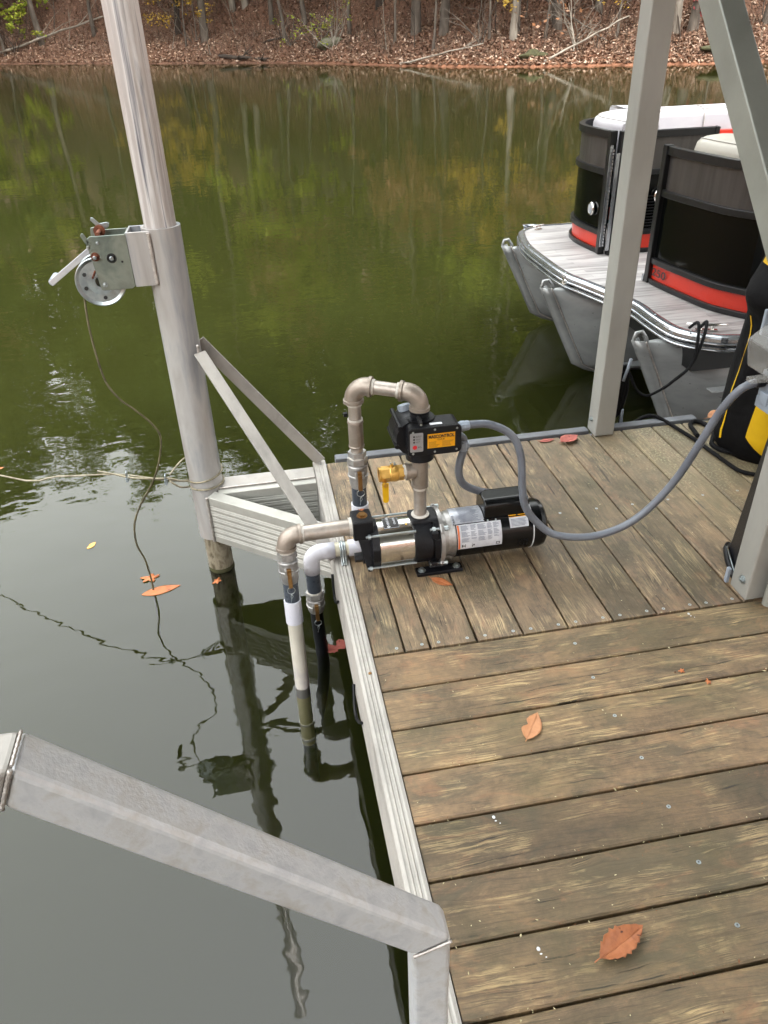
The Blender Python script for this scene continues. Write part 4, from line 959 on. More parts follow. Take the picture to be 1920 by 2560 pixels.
m = MB(); m.lathe(q1+dn*.72, dn, [(0, .024), (0, .0285), (.008, .0285), (.008, .024)], 24); m.lathe(q1+dn*.79, dn, [(0, .02), (0, .029), (.010, .029), (.010, .02)], 24); m.build('pipe_ring', PVCC, suc)
pipe(suc, q1+dn*.80, q1+dn*1.0, .0252, PVCG, 'foot_valve')

# discharge line: riser, tee, loop over the top, drop and hose into the lake
dis = thing('discharge_pipe', 'discharge pipework rising from the pump, looping over the controller and down to the lake', 'pipe', (.05, .5, 0))
RX, RY = .242, .43
pipe(dis, (RX, RY, .194), (RX, RY, .33), .0212, STEEL_PIPE, 'riser_pipe')
m = MB(); m.lathe((RX, RY, .196), (0, 0, 1), [(0, .030), (.006, .030), (.009, .024), (.009, .02)], 28); m.build('sealant_ring', TAPE, dis)
band(dis, (RX, RY, .300), (0, 0, 1), 0, .014, .0225, TAPE)
m = MB(); m.lathe((RX, RY, .312), (0, 0, 1), [(0, .0), (0, .0285), (.008, .0285), (.009, .0265), (.112, .0265), (.112, 0)], 30)
m.lathe((RX, RY, .368), (-1, 0, 0), [(.015, .026), (.038, .0255), (.039, .0285), (.048, .0285), (.048, 0)], 30); m.build('tee_fitting', STEEL_CAST, dis)
T = V((RX, RY, .372-.004))
D2 = V((.050, .515, .650)); D1 = V((RX, RY, .636)); dl = (D2-D1).normalized()
elbow(dis, (RX, RY, .584), D1, D1+dl*.060, .0285, STEEL_CAST)
pipe(dis, D1+dl*.05, D2-dl*.05, .0215, STEEL_PIPE, 'cross_pipe')
band(dis, D1+dl*.060, dl, -.002, .010, .0245, TAPE); band(dis, D2-dl*.060, dl, -.010, .002, .0245, TAPE)
elbow(dis, D2-dl*.060, D2, D2-V((0, 0, .058)), .0285, STEEL_CAST)
DX, DY = .052, .515
for z0, z1 in ((.525, .60), (.415, .44)): pipe(dis, (DX, DY, z0), (DX, DY, z1), .0205, STEEL_PIPE, 'drop_nipple')
band(dis, (DX, DY, .593), (0, 0, -1), -.002, .012, .0235, TAPE)
m = MB(); coupling(m, (DX, DY, .528), (0, 0, -1), .095, .0245); m.build('check_valve', STEEL_CAST, dis)
band(dis, (DX, DY, .528), (0, 0, 1), -.003, .006, .0235, TAPE)
m = MB(); hexband(m, (DX, DY, .418), (0, 0, -1), 0, .018, .0305); hexband(m, (DX, DY, .396), (0, 0, -1), 0, .020, .0345); m.cyl((DX, DY, .40), (DX, DY, .365), .0265); m.build('hex_union', ALU_CAST, dis, .001)
band(dis, (DX, DY, .396), (0, 0, 1), -.001, .005, .028, TAPE)
camlock(dis, (DX, DY, .372), (0, 0, -1), 0, L=.086)
pipe(dis, (DX, DY, .29), (DX, DY, .19), .0252, PVCG, 'grey_nipple')
m = MB(); m.lathe((DX, DY, .218), (0, 0, -1), [(0, .0252), (0, .0295), (.05, .0295), (.05, .023)], 30); m.build('white_coupling', PVCW, dis)
m = MB(); m.box((DX-.036, DY-.006, .545), (DX-.024, DY+.006, .557)); m.tube([(DX-.022, DY, .551), (DX-.040, DY-.004, .556)], .002, 6); m.build('cable_tie', BLACKP, dis)
PZ = .0385
pipe(dis, (DX, DY, .172), (DX, DY, PZ), .0242, PVCW, 'white_pipe')
m = MB(); m.lathe((DX, DY, .105), (0, 0, -1), [(0, .0242), (0, .0295), (.03, .0295), (.06, .030)], 30); m.lathe((DX+.035, DY, PZ), (-1, 0, 0), [(0, 0), (0, .0295), (.085, .0295), (.085, .022)], 30); m.build('white_tee', PVCW, dis)
pipe(dis, (DX-.05, DY, PZ), (-.10, DY, PZ), .0250, PVCC, 'cream_pipe')
E0 = V((-.130, DY, PZ)); 
m = MB(); P = [(-.046, DY, PZ)]+arc_corner((-.046, DY, PZ), E0, (-.130, DY, -.046), .038, 10)+[V((-.130, DY, -.042))]; m.tube(P, .0288, 28); m.build('white_elbow', PVCW, dis)
pipe(dis, (-.130, DY, -.03), (-.130, DY, -.135), .0252, PVCG, 'grey_nipple')
m = MB(); hexband(m, (-.130, DY, -.132), (0, 0, -1), 0, .020, .0335); m.cyl((-.130, DY, -.15), (-.130, DY, -.165), .026); m.build('hex_nipple', ALU_CAST, dis, .001)
band(dis, (-.130, DY, -.130), (0, 0, -1), -.004, .003, .027, TAPE)
camlock(dis, (-.130, DY, -.158), (0, 0, -1), 0, L=.062)
m = MB(); m.tube(smooth_path([(-.130, DY, -.20), (-.129, DY, -.30), (-.125, DY-.005, -.40), (-.125, DY-.02, -.50), (-.15, DY-.06, -.62), (-.20, DY-.12, -.75)], 5), .0235, 20); m.build('black_hose', BLACKH, dis)
# pipe strap on the edge beam
strap = MB(); P = []
for i in range(13):
    a = R(-15+210*i/12); P.append((DY+.0275*math.cos(a), PZ+.0275*math.sin(a)))
P = [(DY+.029, .008)]+P[0:]+[(DY-.030, .012), (DY-.056, .0085)]
strap.grid([[(-.030, y, z_) for y, z_ in P], [(-.024, y, z_+.0) for y, z_ in P]], 0, True)
strap.grid([[(-.0145, y, z_) for y, z_ in P], [(-.008, y, z_) for y, z_ in P]], 0, True)
P2 = [(y+(.002 if y > DY else -.002)*0, z_+(.002 if z_ > PZ else 0)) for y, z_ in P]
strap.grid([[(-.024, y, z_) for y, z_ in P], [(-.0225, y-.0015 if y < DY else y+.0015, z_+.0025) for y, z_ in P], [(-.016, y-.0015 if y < DY else y+.0015, z_+.0025) for y, z_ in P], [(-.0145, y, z_) for y, z_ in P]], 0, True)
tag(strap.build('pipe_strap', ZINC, solid=.0016), 'zinc strap clamping the white plastic pipe to the edge beam', 'strap')
MB().hexn((-.019, DY-.050, .009), (-.019, DY-.050, .014), .005).build('strap_screw', ZINC, bpy.data.objects['pipe_strap'])

# brass ball valve on the tee branch
val = thing('ball_valve', 'brass ball valve with a yellow handle hanging from the tee', 'valve', (.15, .43, .3))
band(val, (.200, .43, .368), (-1, 0, 0), -.008, .014, .0235, TAPE)
m = MB(); hexband(m, (.188, .43, .368), (-1, 0, 0), 0, .018, .0255, 0); m.lathe((.172, .43, .368), (-1, 0, 0), [(0, .021), (.004, .026), (.014, .0275), (.028, .0265), (.036, .021)], 30)
m.hexn((.140, .43, .368), (.116, .43, .368), .0268); m.lathe((.117, .43, .368), (-1, 0, 0), [(0, .0235), (.010, .0245), (.010, .0185), (.001, .018), (.001, 0)], 28); m.build('valve_body', BRASS, val, .001)
m = MB(); m.lathe((.110, .43, .368), (-1, 0, 0), [(0, .0), (.0, .0175), (.002, .0175)], 24); m.build('valve_bore', BRASSD, val)
m = MB(); m.cyl((.123, .43, .345), (.123, .396, .345), .007); m.cyl((.150, .43, .395), (.150, .43, .402), .006); m.build('valve_stem', BRASS, val)
m = MB(); pts = [(.1135, .398, .286), (.1165, .398, .281), (.123, .398, .279), (.1295, .398, .281), (.1325, .398, .286), (.1335, .398, .352), (.1125, .398, .352)]
m.prism(pts, (0, .0025, 0)); m.build('valve_handle', YEL, val, .001)
m = MB(); m.bar((.143, .43, .400), (.166, .43, .400), .004, .003); m.cyl((.147, .43, .398), (.147, .43, .408), .0025, 8); m.cyl((.16, .43, .398), (.16, .43, .408), .0025, 8); m.build('packing_screw', ZINC, val)

# ------------------------------------------------------------------ pressure controller
con = thing('pump_controller', 'black pump pressure controller with a yellow label and red button on the riser pipe', 'controller', (.24, .43, .42))
def rrect(x0, x1, z0, z1, r_, y, n=5):
    P = []
    for cx_, cz_, a0 in ((x1-r_, z1-r_, 0), (x0+r_, z1-r_, 90), (x0+r_, z0+r_, 180), (x1-r_, z0+r_, 270)):
        for i in range(n+1): a = R(a0+90*i/n); P.append((cx_+r_*math.cos(a), y, cz_+r_*math.sin(a)))
    return P
BX0, BX1, BZ0, BZ1, BYf = .190, .357, .460, .555, .355
m = MB(); m.prism(rrect(BX0+.002, BX1-.002, BZ0+.002, BZ1-.001, .015, BYf+.008), (0, .075, 0)); m.build('housing', BLACKP, con, .003)
m = MB(); m.prism(rrect(BX0, BX1, BZ0, BZ1, .014, BYf), (0, .0075, 0)); m.build('front_cover', BLACKP, con, .002)
m = MB(); m.cyl((RX, RY, .418), (RX, RY, .560), .046, 30); m.build('flow_body', BLACKP, con, .003)
m = MB(); m.lathe((.222, .40, .50), (0, 1, 0), [(0, 0), (0, .060), (.03, .066), (.10, .066), (.108, .062), (.135, .05), (.145, .03), (.145, 0)], 36); m.build('diaphragm_drum', BLACKP, con)
for a in (20, 75, 140, 200, 262, 320):
    c = V((.222+.062*math.cos(R(a)), 0, .50+.062*math.sin(R(a)))); MB().cyl((c.x, .395, c.z), (c.x, .535, c.z), .0075, 12).build('screw_boss', BLACKP, con)
m = MB(); m.lathe((RX, RY, .556), (0, 0, 1), [(0, .030), (.008, .030), (.009, .027), (.014, .027), (.015, .0305), (.020, .0305), (.021, .027), (.034, .027), (.034, 0)], 30); m.build('outlet_collar', BLACKP, con)
m = MB(); m.cyl((.232, .345+.018, .563), (.232, .400, .571), .0068, 12); m.build('screw_boss', BLACKP, con)
MB().lathe((.232, .3628, .563), (0, -1, -.0), [(0, .004), (.001, .004), (.001, 0)], 10).build('cover_screw', ZINC, con)
m = MB(); m.lathe((.208, .485, .556), (-.15, .35, .9), [(0, .020), (.012, .022), (.020, .021), (.023, .016), (.023, 0)], 14, 0, False); m.build('air_cap', LGREY, con, .001)
for x_, z_ in ((.205, .543), (.273, .5465), (.342, .544), (.205, .471), (.273, .471), (.342, .472)):
    m = MB(); m.lathe((x_, BYf, z_), (0, -1, 0), [(0, .0036), (.0012, .0034), (.0016, .002), (.0008, 0)], 12); m.build('cover_screw', ZINC, con)
FY = BYf-.0006
m = MB(); m.prism(rrect(.1955, .2365, .4765, .5405, .004, FY), (0, .0006, 0)); kp = m.build('keypad_label', LBLG, con)
m = MB()
for z_ in (.529, .5195, .510): m.lathe((.208, FY, z_), (0, -1, 0), [(0, .003), (.0004, .003), (.0004, 0)], 12)
m.build('indicator_light', LBLK, kp)
m = MB(); m.lathe((.2105, FY, .4925), (0, -1, 0), [(0, .0072), (.0008, .0068), (.0008, 0)], 18); m.build('reset_button', REDB, kp)
Fx = lambda x, z_: frame((x, FY-.0005, z_), (1, 0, 0), (0, 0, 1))
for z_, t in ((.5305, 'POWER ON'), (.5275, 'PRESENCE'), (.521, 'PUMP ON'), (.518, 'MARCHA'), (.5115, 'FAILURE'), (.5085, 'FALLO'), (.494, 'RESET'), (.491, 'REARME')):
    text_mesh(t, .0034, LBLK, Fx(.2135 if z_ > .5 else .2195, z_), 'keypad_text', kp, .00008, 0, 'LEFT')
m = MB(); m.prism([(.250, FY, .4845), (.336, FY, .4845), (.336, FY, .5325), (.250, FY, .5325)], (0, .0006, 0)); yl = m.build('yellow_label', LBLY, con)
text_mesh('MASCONTROL', .0150, LBLK, Fx(.293, .5225), 'label_text', yl, .0001, .0007, 'CENTER', .80)
text_mesh('D.A.B.', .0082, LBLK, Fx(.293, .5125), 'label_text', yl, .0001, 0, 'CENTER', 1.1)
m = MB(); r_ = random.Random(8)
for k in range(6):
    z_ = .5055-k*.0034
    for xs, xe in ((.254, .288), (.296, .332)):
        m.box((xs, FY-.0003, z_-.0007), (xs+(xe-xs)*r_.uniform(.6, 1), FY-.0001, z_+.0004))
m.build('label_print', BRASSD, yl)
m = MB(); m.box((.262, .372, BZ1-.0005), (.300, .384, BZ1+.0006)); m.build('serial_sticker', WHITEM, con)
# gland nuts
def gland(par, p, d, r_=.017):
    p = V(p); d = V(d).normalized(); m = MB(); m.lathe(p, d, [(0, 0), (0, r_*.85), (.006, r_*.85), (.006, r_), (.018, r_), (.020, r_*.95), (.034, r_*.92), (.036, r_*.7), (.036, 0)], 10, 0, False); return m.build('cable_gland', LGREY, par, .0008)
gland(con, (BX1-.004, .385, .532), (1, 0, .05)); 
m = MB(); m.tube(arc_corner((BX1-.004, .405, .492), (BX1+.022, .405, .490), (BX1+.020, .40, .45), .02, 6), .012, 16); m.build('conduit_elbow', CONDUIT, con)
gland(con, (BX1+.019, .402, .475), (-.03, 0, -1), .018)

def ribbed(pts, r_, pitch=.0075, amp=.07, k=14):
    P = smooth_path(pts, k); L = [0]
    for i in range(len(P)-1): L.append(L[-1]+(P[i+1]-P[i]).length)
    n = int(L[-1]/pitch*2); Q = []; rs = []; j = 0
    for i in range(n+1):
        t = L[-1]*i/n
        while j < len(L)-2 and L[j+1] < t: j += 1
        f = (t-L[j])/max(L[j+1]-L[j], 1e-6); Q.append(P[j].lerp(P[j+1], min(f, 1))); rs.append(r_*(1-amp*(i % 2)))
    m = MB(); m.tube(Q, rs, 16); return m
def conduit_thing(name, pts, r_, label):
    t = thing(name, label, 'conduit', tuple(pts[0])); ribbed(pts, r_).build('ribbed_sleeve', CONDUIT, t); return t
conduit_thing('flexible_conduit', [(.366, .386, .532), (.400, .386, .534), (.456, .380, .529), (.522, .370, .490), (.550, .350, .423), (.555, .330, .324), (.568, .322, .249), (.612, .315, .183), (.676, .305, .133), (.785, .290, .118), (.888, .275, .149), (.970, .265, .216), (1.039, .250, .329), (1.085, .235, .457), (1.123, .220, .575), (1.160, .200, .650), (1.215, .190, .672)], .0128,
    'long grey flexible conduit looping from the controller over the deck up to the grey box')
conduit_thing('flexible_conduit', [(.384, .401, .455), (.373, .41, .41), (.369, .42, .35), (.392, .44, .290), (.455, .468, .238), (.530, .50, .198), (.56, .50, .18)], .0132,
    'short grey flexible conduit curving from the controller down behind the motor')

# ------------------------------------------------------------------ posts of the dock roof
def hexbolt(par, p, d, r_=.009, mat=None):
    p = V(p); d = V(d).normalized(); m = MB(); m.lathe(p, d, [(0, r_*1.6), (.0018, r_*1.6), (.002, r_)], 20); m.hexn(p+d*.0018, p+d*.0085, r_); m.cyl(p+d*.008, p+d*.012, r_*.5, 10); return m.build('bolt', mat or ZINC, par)
def sqpost(name, x0, y0, w_, z1, mat, label):
    t = thing(name, label, 'post', (x0+w_/2, y0+w_/2, 0)); m = MB(); m.box((x0, y0, .001), (x0+w_, y0+w_, z1)); m.build('post_tube', mat, t, .006, seg=3); return t
p1 = sqpost('dock_post', 1.204, 1.172, .088, 3.2, POSTM, 'grey square metal post at the far edge of the dock')
hexbolt(p1, (1.204, 1.225, .065), (-1, 0, 0), .008)
p2 = sqpost('dock_post', 1.203, .0, .088, 3.2, POSTM, 'grey square metal post at the right picture edge, with conduits beside it')
hexbolt(p2, (1.203, .035, .062), (-1, 0, 0), .0095)
STAIN = pmat('rust_stain', '8a6a3c', 'a08860', 30, .7)
m = MB(); m.box((1.2995, .004, .001), (1.302, .06, .08)); 
br = thing('knee_brace', 'slanting grey metal brace crossing the top right corner', 'brace', (1.24, .09, .85))
m = MB(); a_, b_ = V((1.247, .045, .80)), V((1.247, 1.30, 2.10)); d = (b_-a_).normalized(); nn = V((1, 0, 0)).cross(d)
m.obox((a_+b_)/2, (b_-a_)/2, V((.040, 0, 0)), nn*.044); m.build('brace_tube', POSTD, br, .006, seg=3)
# unseen roof on top of the posts, added and widened to shade the deck
rf = thing('added_shade_roof', 'unseen plain metal roof added on the posts to shade the dock', 'roof', (2.6, 1.0, 3.2))
m = MB(); m.box((.30, -7, 3.2), (5.2, 2.0, 3.26)); m.box((-1.0, -7, 3.2), (.30, .45, 3.26)); m.build('shade_roof_sheet', POSTD, rf)
m = MB(); m.box((1.20, -6.5, 3.08), (1.29, 1.9, 3.2)); m.build('eave_beam', POSTM, rf)
# grey conduits rising beside the near post
for i, (x_, y_, r_, lab) in enumerate(((1.262, -.030, .017, 'grey pipe with a rusty red coupling standing against the near post'), (1.305, -.028, .014, 'thinner grey pipe right beside the one with the rusty coupling'))):
    t = thing('riser_conduit', lab, 'pipe', (x_, y_, 0)); pipe(t, (x_, y_, .002), (x_+.012, y_+.004, .9), r_, pmat('conduit_pvc%d' % i, '7c7d76', '95968e', 6, .5, 0, .1, 60), 'pipe_body')
    if i == 0: m = MB(); m.lathe((x_+.0015, y_, .115), (0, 0, 1), [(0, r_), (0, r_+.003), (.020, r_+.003), (.020, r_)], 22); m.build('coupling', RUST, t)
# grey wall box with clear cover behind the near post
bx = thing('outlet_box', 'grey electrical box with a clear plastic flip cover behind the near post', 'electrical box', (1.26, .16, .57))
m = MB(); m.box((1.218, .095, .606), (1.325, .205, .705)); m.build('box_body', LGREY, bx, .005)
m = MB(); m.box((1.206, .120, .596), (1.220, .190, .630)); m.box((1.202, .135, .615), (1.210, .175, .650)); m.build('hinge_tab', LGREY, bx, .002)
m = MB(); hb = [(1.172, .19, .712), (1.152, .19, .795), (1.200, .19, .835), (1.33, .19, .835), (1.33, .19, .712)]
m.prism([(x, .12, z_) for x, y, z_ in hb], (0, .10, 0)); m.build('clear_cover', CLEAR, bx, .006)
m = MB(); m.box((1.135, .13, .694), (1.19, .16, .708)); m.build('cover_latch', CLEAR, bx, .003)
m = MB(); m.box((1.195, .22, .80), (1.32, .232, .875)); m.build('lid_back', LGREY, bx, .004)
m = MB(); m.lathe((1.215, .19, .674), (-1, 0, -.1), [(0, .02), (.02, .02), (.022, .017), (.022, 0)], 10, 0, False); m.build('cable_gland', BLACKP, bx, .001)
# black tub leaning behind the near post
tb = thing('storage_case', 'slim black plastic case leaning behind the near post, seen as a dark strip', 'case', (1.36, .2, 0))
m = MB(); m.prism([(1.235, .105, .003), (1.300, .262, .003), (1.60, .262, .003), (1.60, .105, .003)], (.055, .02, .47)); m.build('case_body', BLACKP, tb, .012)
m = MB(); m.tube([(1.229, .10, .012), (1.235, .13, .010), (1.262, .20, .010), (1.292, .262, .010), (1.312, .280, .015)], .010, 10); m.build('base_rim', BLACKP, tb)
m = MB(); m.tube([(1.232, .112, .024), (1.262, .190, .024), (1.288, .252, .026)], .0022, 6); m.build('silver_line', ZINC, tb)
tag(MB().box((1.192, .094, .003), (1.203, .108, .060)).build('corner_cap', LGREY, bevel=.002), 'pale grey plastic corner cap at the foot of the near post', 'cap')

# ------------------------------------------------------------------ black and yellow bag
bag = thing('equipment_bag', 'tall black fabric bag with yellow panels slumped against the post', 'bag', (1.85, .86, 0))
def bagp(a, z_, lay=0):
    t = z_/1.15
    rx = .235*(1-.12*t)+.03*math.sin(5*t+1); ry = .20*(1-.05*t)
    if z_ < .12: k = math.sin(math.pi/2*(z_+.02)/.14); rx *= .72+.28*k; ry *= .72+.28*k
    w_ = 1+.03*math.sin(3*a+7*t)+.012*math.sin(11*a+4*math.sin(6*t))+.02*math.sin(7*a-9*t)+.03*mnoise.noise(V((math.cos(a)*3, math.sin(a)*3, z_*9)))
    w_ += .50*math.exp(-((z_-.70)/.085)**2)*math.exp(-((a-3.45)/.65)**2)+.12*math.exp(-((z_-.86)/.03)**2)*math.exp(-((a-3.6)/.8)**2)
    return V((1.882+.01*math.sin(8*z_)+rx*w_*math.cos(a), .90+ry*w_*math.sin(a), z_+lay))
zs = [.004, .02, .05, .09, .13, .18, .24, .3, .36, .42, .48, .54, .58, .605, .62, .64, .66, .69, .72, .75, .78, .81, .83, .86, .89, .94, 1.0, 1.1, 1.15]
m = MB(); m.grid([[bagp(2*math.pi*k/60, z_) for k in range(60)] for z_ in zs], 0, True, True); m.f.append(tuple(range(59, -1, -1))); m.m.append(0); m.sm.append(False)
m.f.append(tuple(range((len(zs)-1)*60, len(zs)*60))); m.m.append(0); m.sm.append(False); m.build('bag_body', FABB, bag)
def bagpatch(a0, a1, z0, z1, name, mat, off=1.008, n=14):
    m = MB(); rows = []
    for i in range(n+1):
        z_ = z0+(z1-z0)*i/n; row = []
        for k in range(9):
            aa = a0(z_)+(a1(z_)-a0(z_))*k/8; p = bagp(aa, z_); q = V((1.882, .90, z_)); row.append(q+(p-q)*off)
        rows.append(row)
    m.grid(rows, 0, True); m.f = [tuple(reversed(f)) for f in m.f]; return m.build(name, mat, bag, solid=0)
bagpatch(lambda z_: R(212+40*max(0, .13-z_)/.13+16*max(0, z_-.15)), lambda z_: R(292), .03, .56, 'yellow_panel', FABY, 1.035, 26)
bagpatch(lambda z_: R(178), lambda z_: R(180.5), .08, .60, 'piping', FABY, 1.015)
bagpatch(lambda z_: R(168), lambda z_: R(186), .79, 1.12, 'yellow_strap', FABY, 1.03)
# ------------------------------------------------------------------ ropes on the dock corner
cable('dock_rope', [(1.47, 1.36, -.06), (1.50, 1.29, .012), (1.534, 1.262, .022), (1.567, 1.215, .012), (1.589, 1.114, .010), (1.603, 1.039, .010), (1.612, .947, .010), (1.62, .859, .010), (1.627, .794, .010), (1.640, .735, .010), (1.69, .69, .010)], .0085, ROPEB, 'black rope running from the dock edge along the deck under the bag', 'rope')
cable('dock_rope', [(1.62, 1.04, .022), (1.640, 1.10, .012), (1.656, 1.165, .010), (1.69, 1.195, .010), (1.722, 1.165, .010), (1.717, 1.083, .012), (1.690, .99, .012), (1.705, .95, .018), (1.745, 1.0, .028), (1.775, 1.07, .030), (1.765, 1.115, .026), (1.735, 1.10, .024), (1.705, 1.05, .022), (1.66, .99, .024), (1.632, .945, .026), (1.645, .895, .024), (1.69, .872, .020), (1.73, .91, .030), (1.70, .96, .040), (1.665, .93, .040), (1.69, .90, .05), (1.75, .95, .035)], .0100, ROPEB, 'heap of knotted black rope on the dock corner by the bag', 'rope')
# cord from the boat cleat to the dock cleat behind the post
for k, dy in enumerate((0, .035)):
    cable('dock_line', [(1.925-.05*k, 1.655+dy*.3, .275), (1.895-.045*k, 1.56, .335), (1.835-.02*k, 1.48, .255), (1.79, 1.46, .165), (1.701, 1.45, .095), (1.66, 1.45, .066)], .0075, ROPEB, ('black elastic cord hooked on the boat cleat, outer strand', 'black elastic cord hooked on the boat cleat, inner strand')[k], 'cord')
cable('dock_line', [(1.67, 1.45, .072), (1.581, 1.44, .043), (1.503, 1.41, .095), (1.43, 1.36, .20), (1.39, 1.33, .25)], .0065, ROPEB, 'single black cord sagging from the boat strands to behind the post', 'cord')
hb = thing('hanging_rope', 'black rope bundle with a pale clip hanging behind the front post', 'rope', (1.36, 1.30, -.1))
m = MB()
for k in range(5): m.tube(smooth_path([(1.385-.010*k, 1.31, .27), (1.392-.014*k, 1.30, .16), (1.375-.012*k, 1.30, .06), (1.35-.006*k, 1.30, .02+.01*k)], 5), .009, 8)
m.tube([(1.385, 1.31, .10), (1.388, 1.31, -.05), (1.39, 1.31, -.45)], .007, 8); m.build('rope_strands', ROPEB, hb)
m = MB(); m.tube([(1.392, 1.30, .30), (1.376, 1.295, .24), (1.366, 1.295, .20)], .007, 8); m.tube([(1.382, 1.295, .06), (1.386, 1.295, -.01)], .007, 8); m.build('rope_clip', LGREY, hb)

# ------------------------------------------------------------------ pontoon boat
boat = thing('pontoon_boat', 'pontoon boat with black and red fence panels and white seats moored beyond the dock', 'boat', (3.2, 2.8, WATER_Z))
deck_out = [(6.5, 4.10), (2.27, 4.10), (1.97, 4.09), (1.80, 3.98), (1.735, 3.82), (1.675, 3.52), (1.662, 3.15), (1.666, 2.82), (1.715, 2.62), (1.775, 2.38), (1.82, 2.165), (1.815, 1.95), (1.822, 1.76), (1.865, 1.66), (1.95, 1.585), (2.08, 1.535), (2.6, 1.49), (6.5, 1.49)]
def offset2(P, d):
    out = []
    for i in range(len(P)):
        a = V(P[max(i-1, 0)]).to_2d(); b_ = V(P[min(i+1, len(P)-1)]).to_2d(); t = (b_-a).normalized(); n_ = V((-t.y, t.x)); out.append((P[i][0]+n_.x*d, P[i][1]+n_.y*d))
    return out
P = [(x, y, .215) for x, y in offset2([(x, y, 0) for x, y in deck_out], .03)]
m = MB(); m.prism(P, (0, 0, .034)); m.build('boat_deck', VDECK, boat)
sm = smooth_path([(x, y, .245) for x, y in deck_out], 4)
m = MB()
rows = []
prof = [(.045, .006), (.030, .0075), (.012, .0065), (.004, .002), (.0, -.006), (-.002, -.02), (.012, -.024), (.012, -.044), (-.004, -.048), (-.004, -.064), (.012, -.068), (.03, -.07)]
for o_, z_ in prof:
    q = offset2([(p.x, p.y, 0) for p in sm], o_); rows.append([(x, y, .245+z_) for x, y in q])
m.grid(rows, 0, False); m.build('deck_trim', TRIM, boat, solid=.002)
m = MB(); m.tube([(x, y, .2145) for x, y in offset2([(p.x, p.y, 0) for p in sm], -.004)], .0075, 10); m.tube([(x, y, .183) for x, y in offset2([(p.x, p.y, 0) for p in sm], -.004)], .007, 10); m.build('rub_rail', TRIM, boat)
for i in range(1, len(deck_out)-2):
    x_, y_ = deck_out[i]; 
    if i % 2: MB().ball((x_+.028, y_+(.0 if 1.7 < y_ < 4 else .02), .2525), .007, 0, 5, (1, 1, .5)).build('trim_screw', ZINC, boat)
m = MB(); m.box((1.9, 1.62, .06), (6.4, 4.0, .212)); m.build('underdeck_frame', BOATF, boat)
# tubes with keel-shaped nose cones
def pontoon(yc, xn, ztop=.17):
    Rr = .30; zc = -.12; rows = []; m = MB(); nz = 22
    for s_ in [0, .012, .03, .07, .13, .22, .34, .5, .7, 1.0, 1.6, 5.0]:
        row = []
        for k in range(nz*2):
            a = 2*math.pi*k/(nz*2); z_ = zc+Rr*math.cos(a); g_ = min(1.0, math.sin(min(s_/.95, 1)*math.pi/2)**.8)*(1 if s_ else .0)
            wd = Rr*math.sin(a)*g_; zz = min(z_, ztop)
            xx = xn+(ztop-zz)*.50+s_+(.25*max(0, (-.36-zz))/.10 if zz < -.36 else 0)
            row.append((xx, yc+wd+.0*s_, zz if s_ < .5 else z_ if s_ > 1 else zz))
        rows.append(row)
    m.grid(rows, 0, True, True); t = m.build('pontoon_tube', TUBEM, boat)
    zz = [ztop+.012-.62*i/12 for i in range(13)]
    kp = [(xn+(ztop-z_)*.50-.010+(.25*max(0, (-.36-z_))/.10 if z_ < -.36 else 0), yc, z_) for z_ in zz]
    m = MB()
    for sgn in (-1, 1):
        m.grid([[(x-.004, y+sgn*.004, z_) for x, y, z_ in kp], [(x+.050, y+sgn*.034, z_) for x, y, z_ in kp]], 0, True)
    m.grid([[(x-.004, y-.004, z_) for x, y, z_ in kp], [(x-.004, y+.004, z_) for x, y, z_ in kp]], 0, True)
    m.build('keel_strip', TUBEM, t, solid=.003)
    weld([(x+.056, y-.037, z_) for x, y, z_ in kp], .005, parent=t)
    m = MB(); top = kp[0]; m.tube([(top[0]+.035, yc, ztop-.03), (top[0]+.005, yc, ztop+.020), (top[0]+.012, yc, ztop+.050), (top[0]+.045, yc, ztop+.055), (top[0]+.070, yc, ztop+.02), (top[0]+.085, yc, ztop-.03)], [.012, .010, .010, .010, .011, .014], 10); m.build('tow_eye', TUBEM, t)
    m = MB(); m.box((xn+.45, yc-.31, -.27), (xn+4, yc-.235, -.262)); m.box((xn+.30, yc-.285, -.02), (xn+4.5, yc-.23, -.013)); m.build('lifting_strake', TUBEM, t)
for yc, xn in ((3.84, 1.632), (2.79, 1.545), (1.80, 1.672)): pontoon(yc, xn)
# fence
def ribbon(path, z0, z1, th, mat, name, par, off=0, bev=0):
    q = smooth_path([(x, y, 0) for x, y in path], 5) if len(path) > 2 else [V((x, y, 0)) for x, y in path]
    a = offset2(q, off); b_ = offset2(q, off+th); m = MB()
    m.grid([[(x, y, z0) for x, y in a], [(x, y, z1) for x, y in a], [(x, y, z1) for x, y in b_], [(x, y, z0) for x, y in b_]], 0, False)
    n_ = len(a); o = len(m.v)-4*n_
    for i in range(n_-1): m.f.append((o+3*n_+i, o+3*n_+i+1, o+i+1, o+i)); m.m.append(0); m.sm.append(False)
    for e in (0, n_-1): m.f.append((o+e, o+n_+e, o+2*n_+e, o+3*n_+e)); m.m.append(0); m.sm.append(False)
    return m.build(name, mat, par, bev, seg=2)
near = [(2.078, 2.505), (2.074, 2.44), (2.085, 2.32), (2.10, 2.209), (2.135, 1.99), (2.19, 1.86), (2.30, 1.71), (2.50, 1.62), (3.2, 1.59), (5.8, 1.59)]
far = [(5.8, 4.0), (2.7, 4.0), (2.42, 3.985), (2.25, 3.92), (2.135, 3.81), (2.065, 3.68), (2.038, 3.52), (2.045, 3.36), (2.062, 3.20)]
gate = [(2.125, 3.14), (2.735, 3.14)]
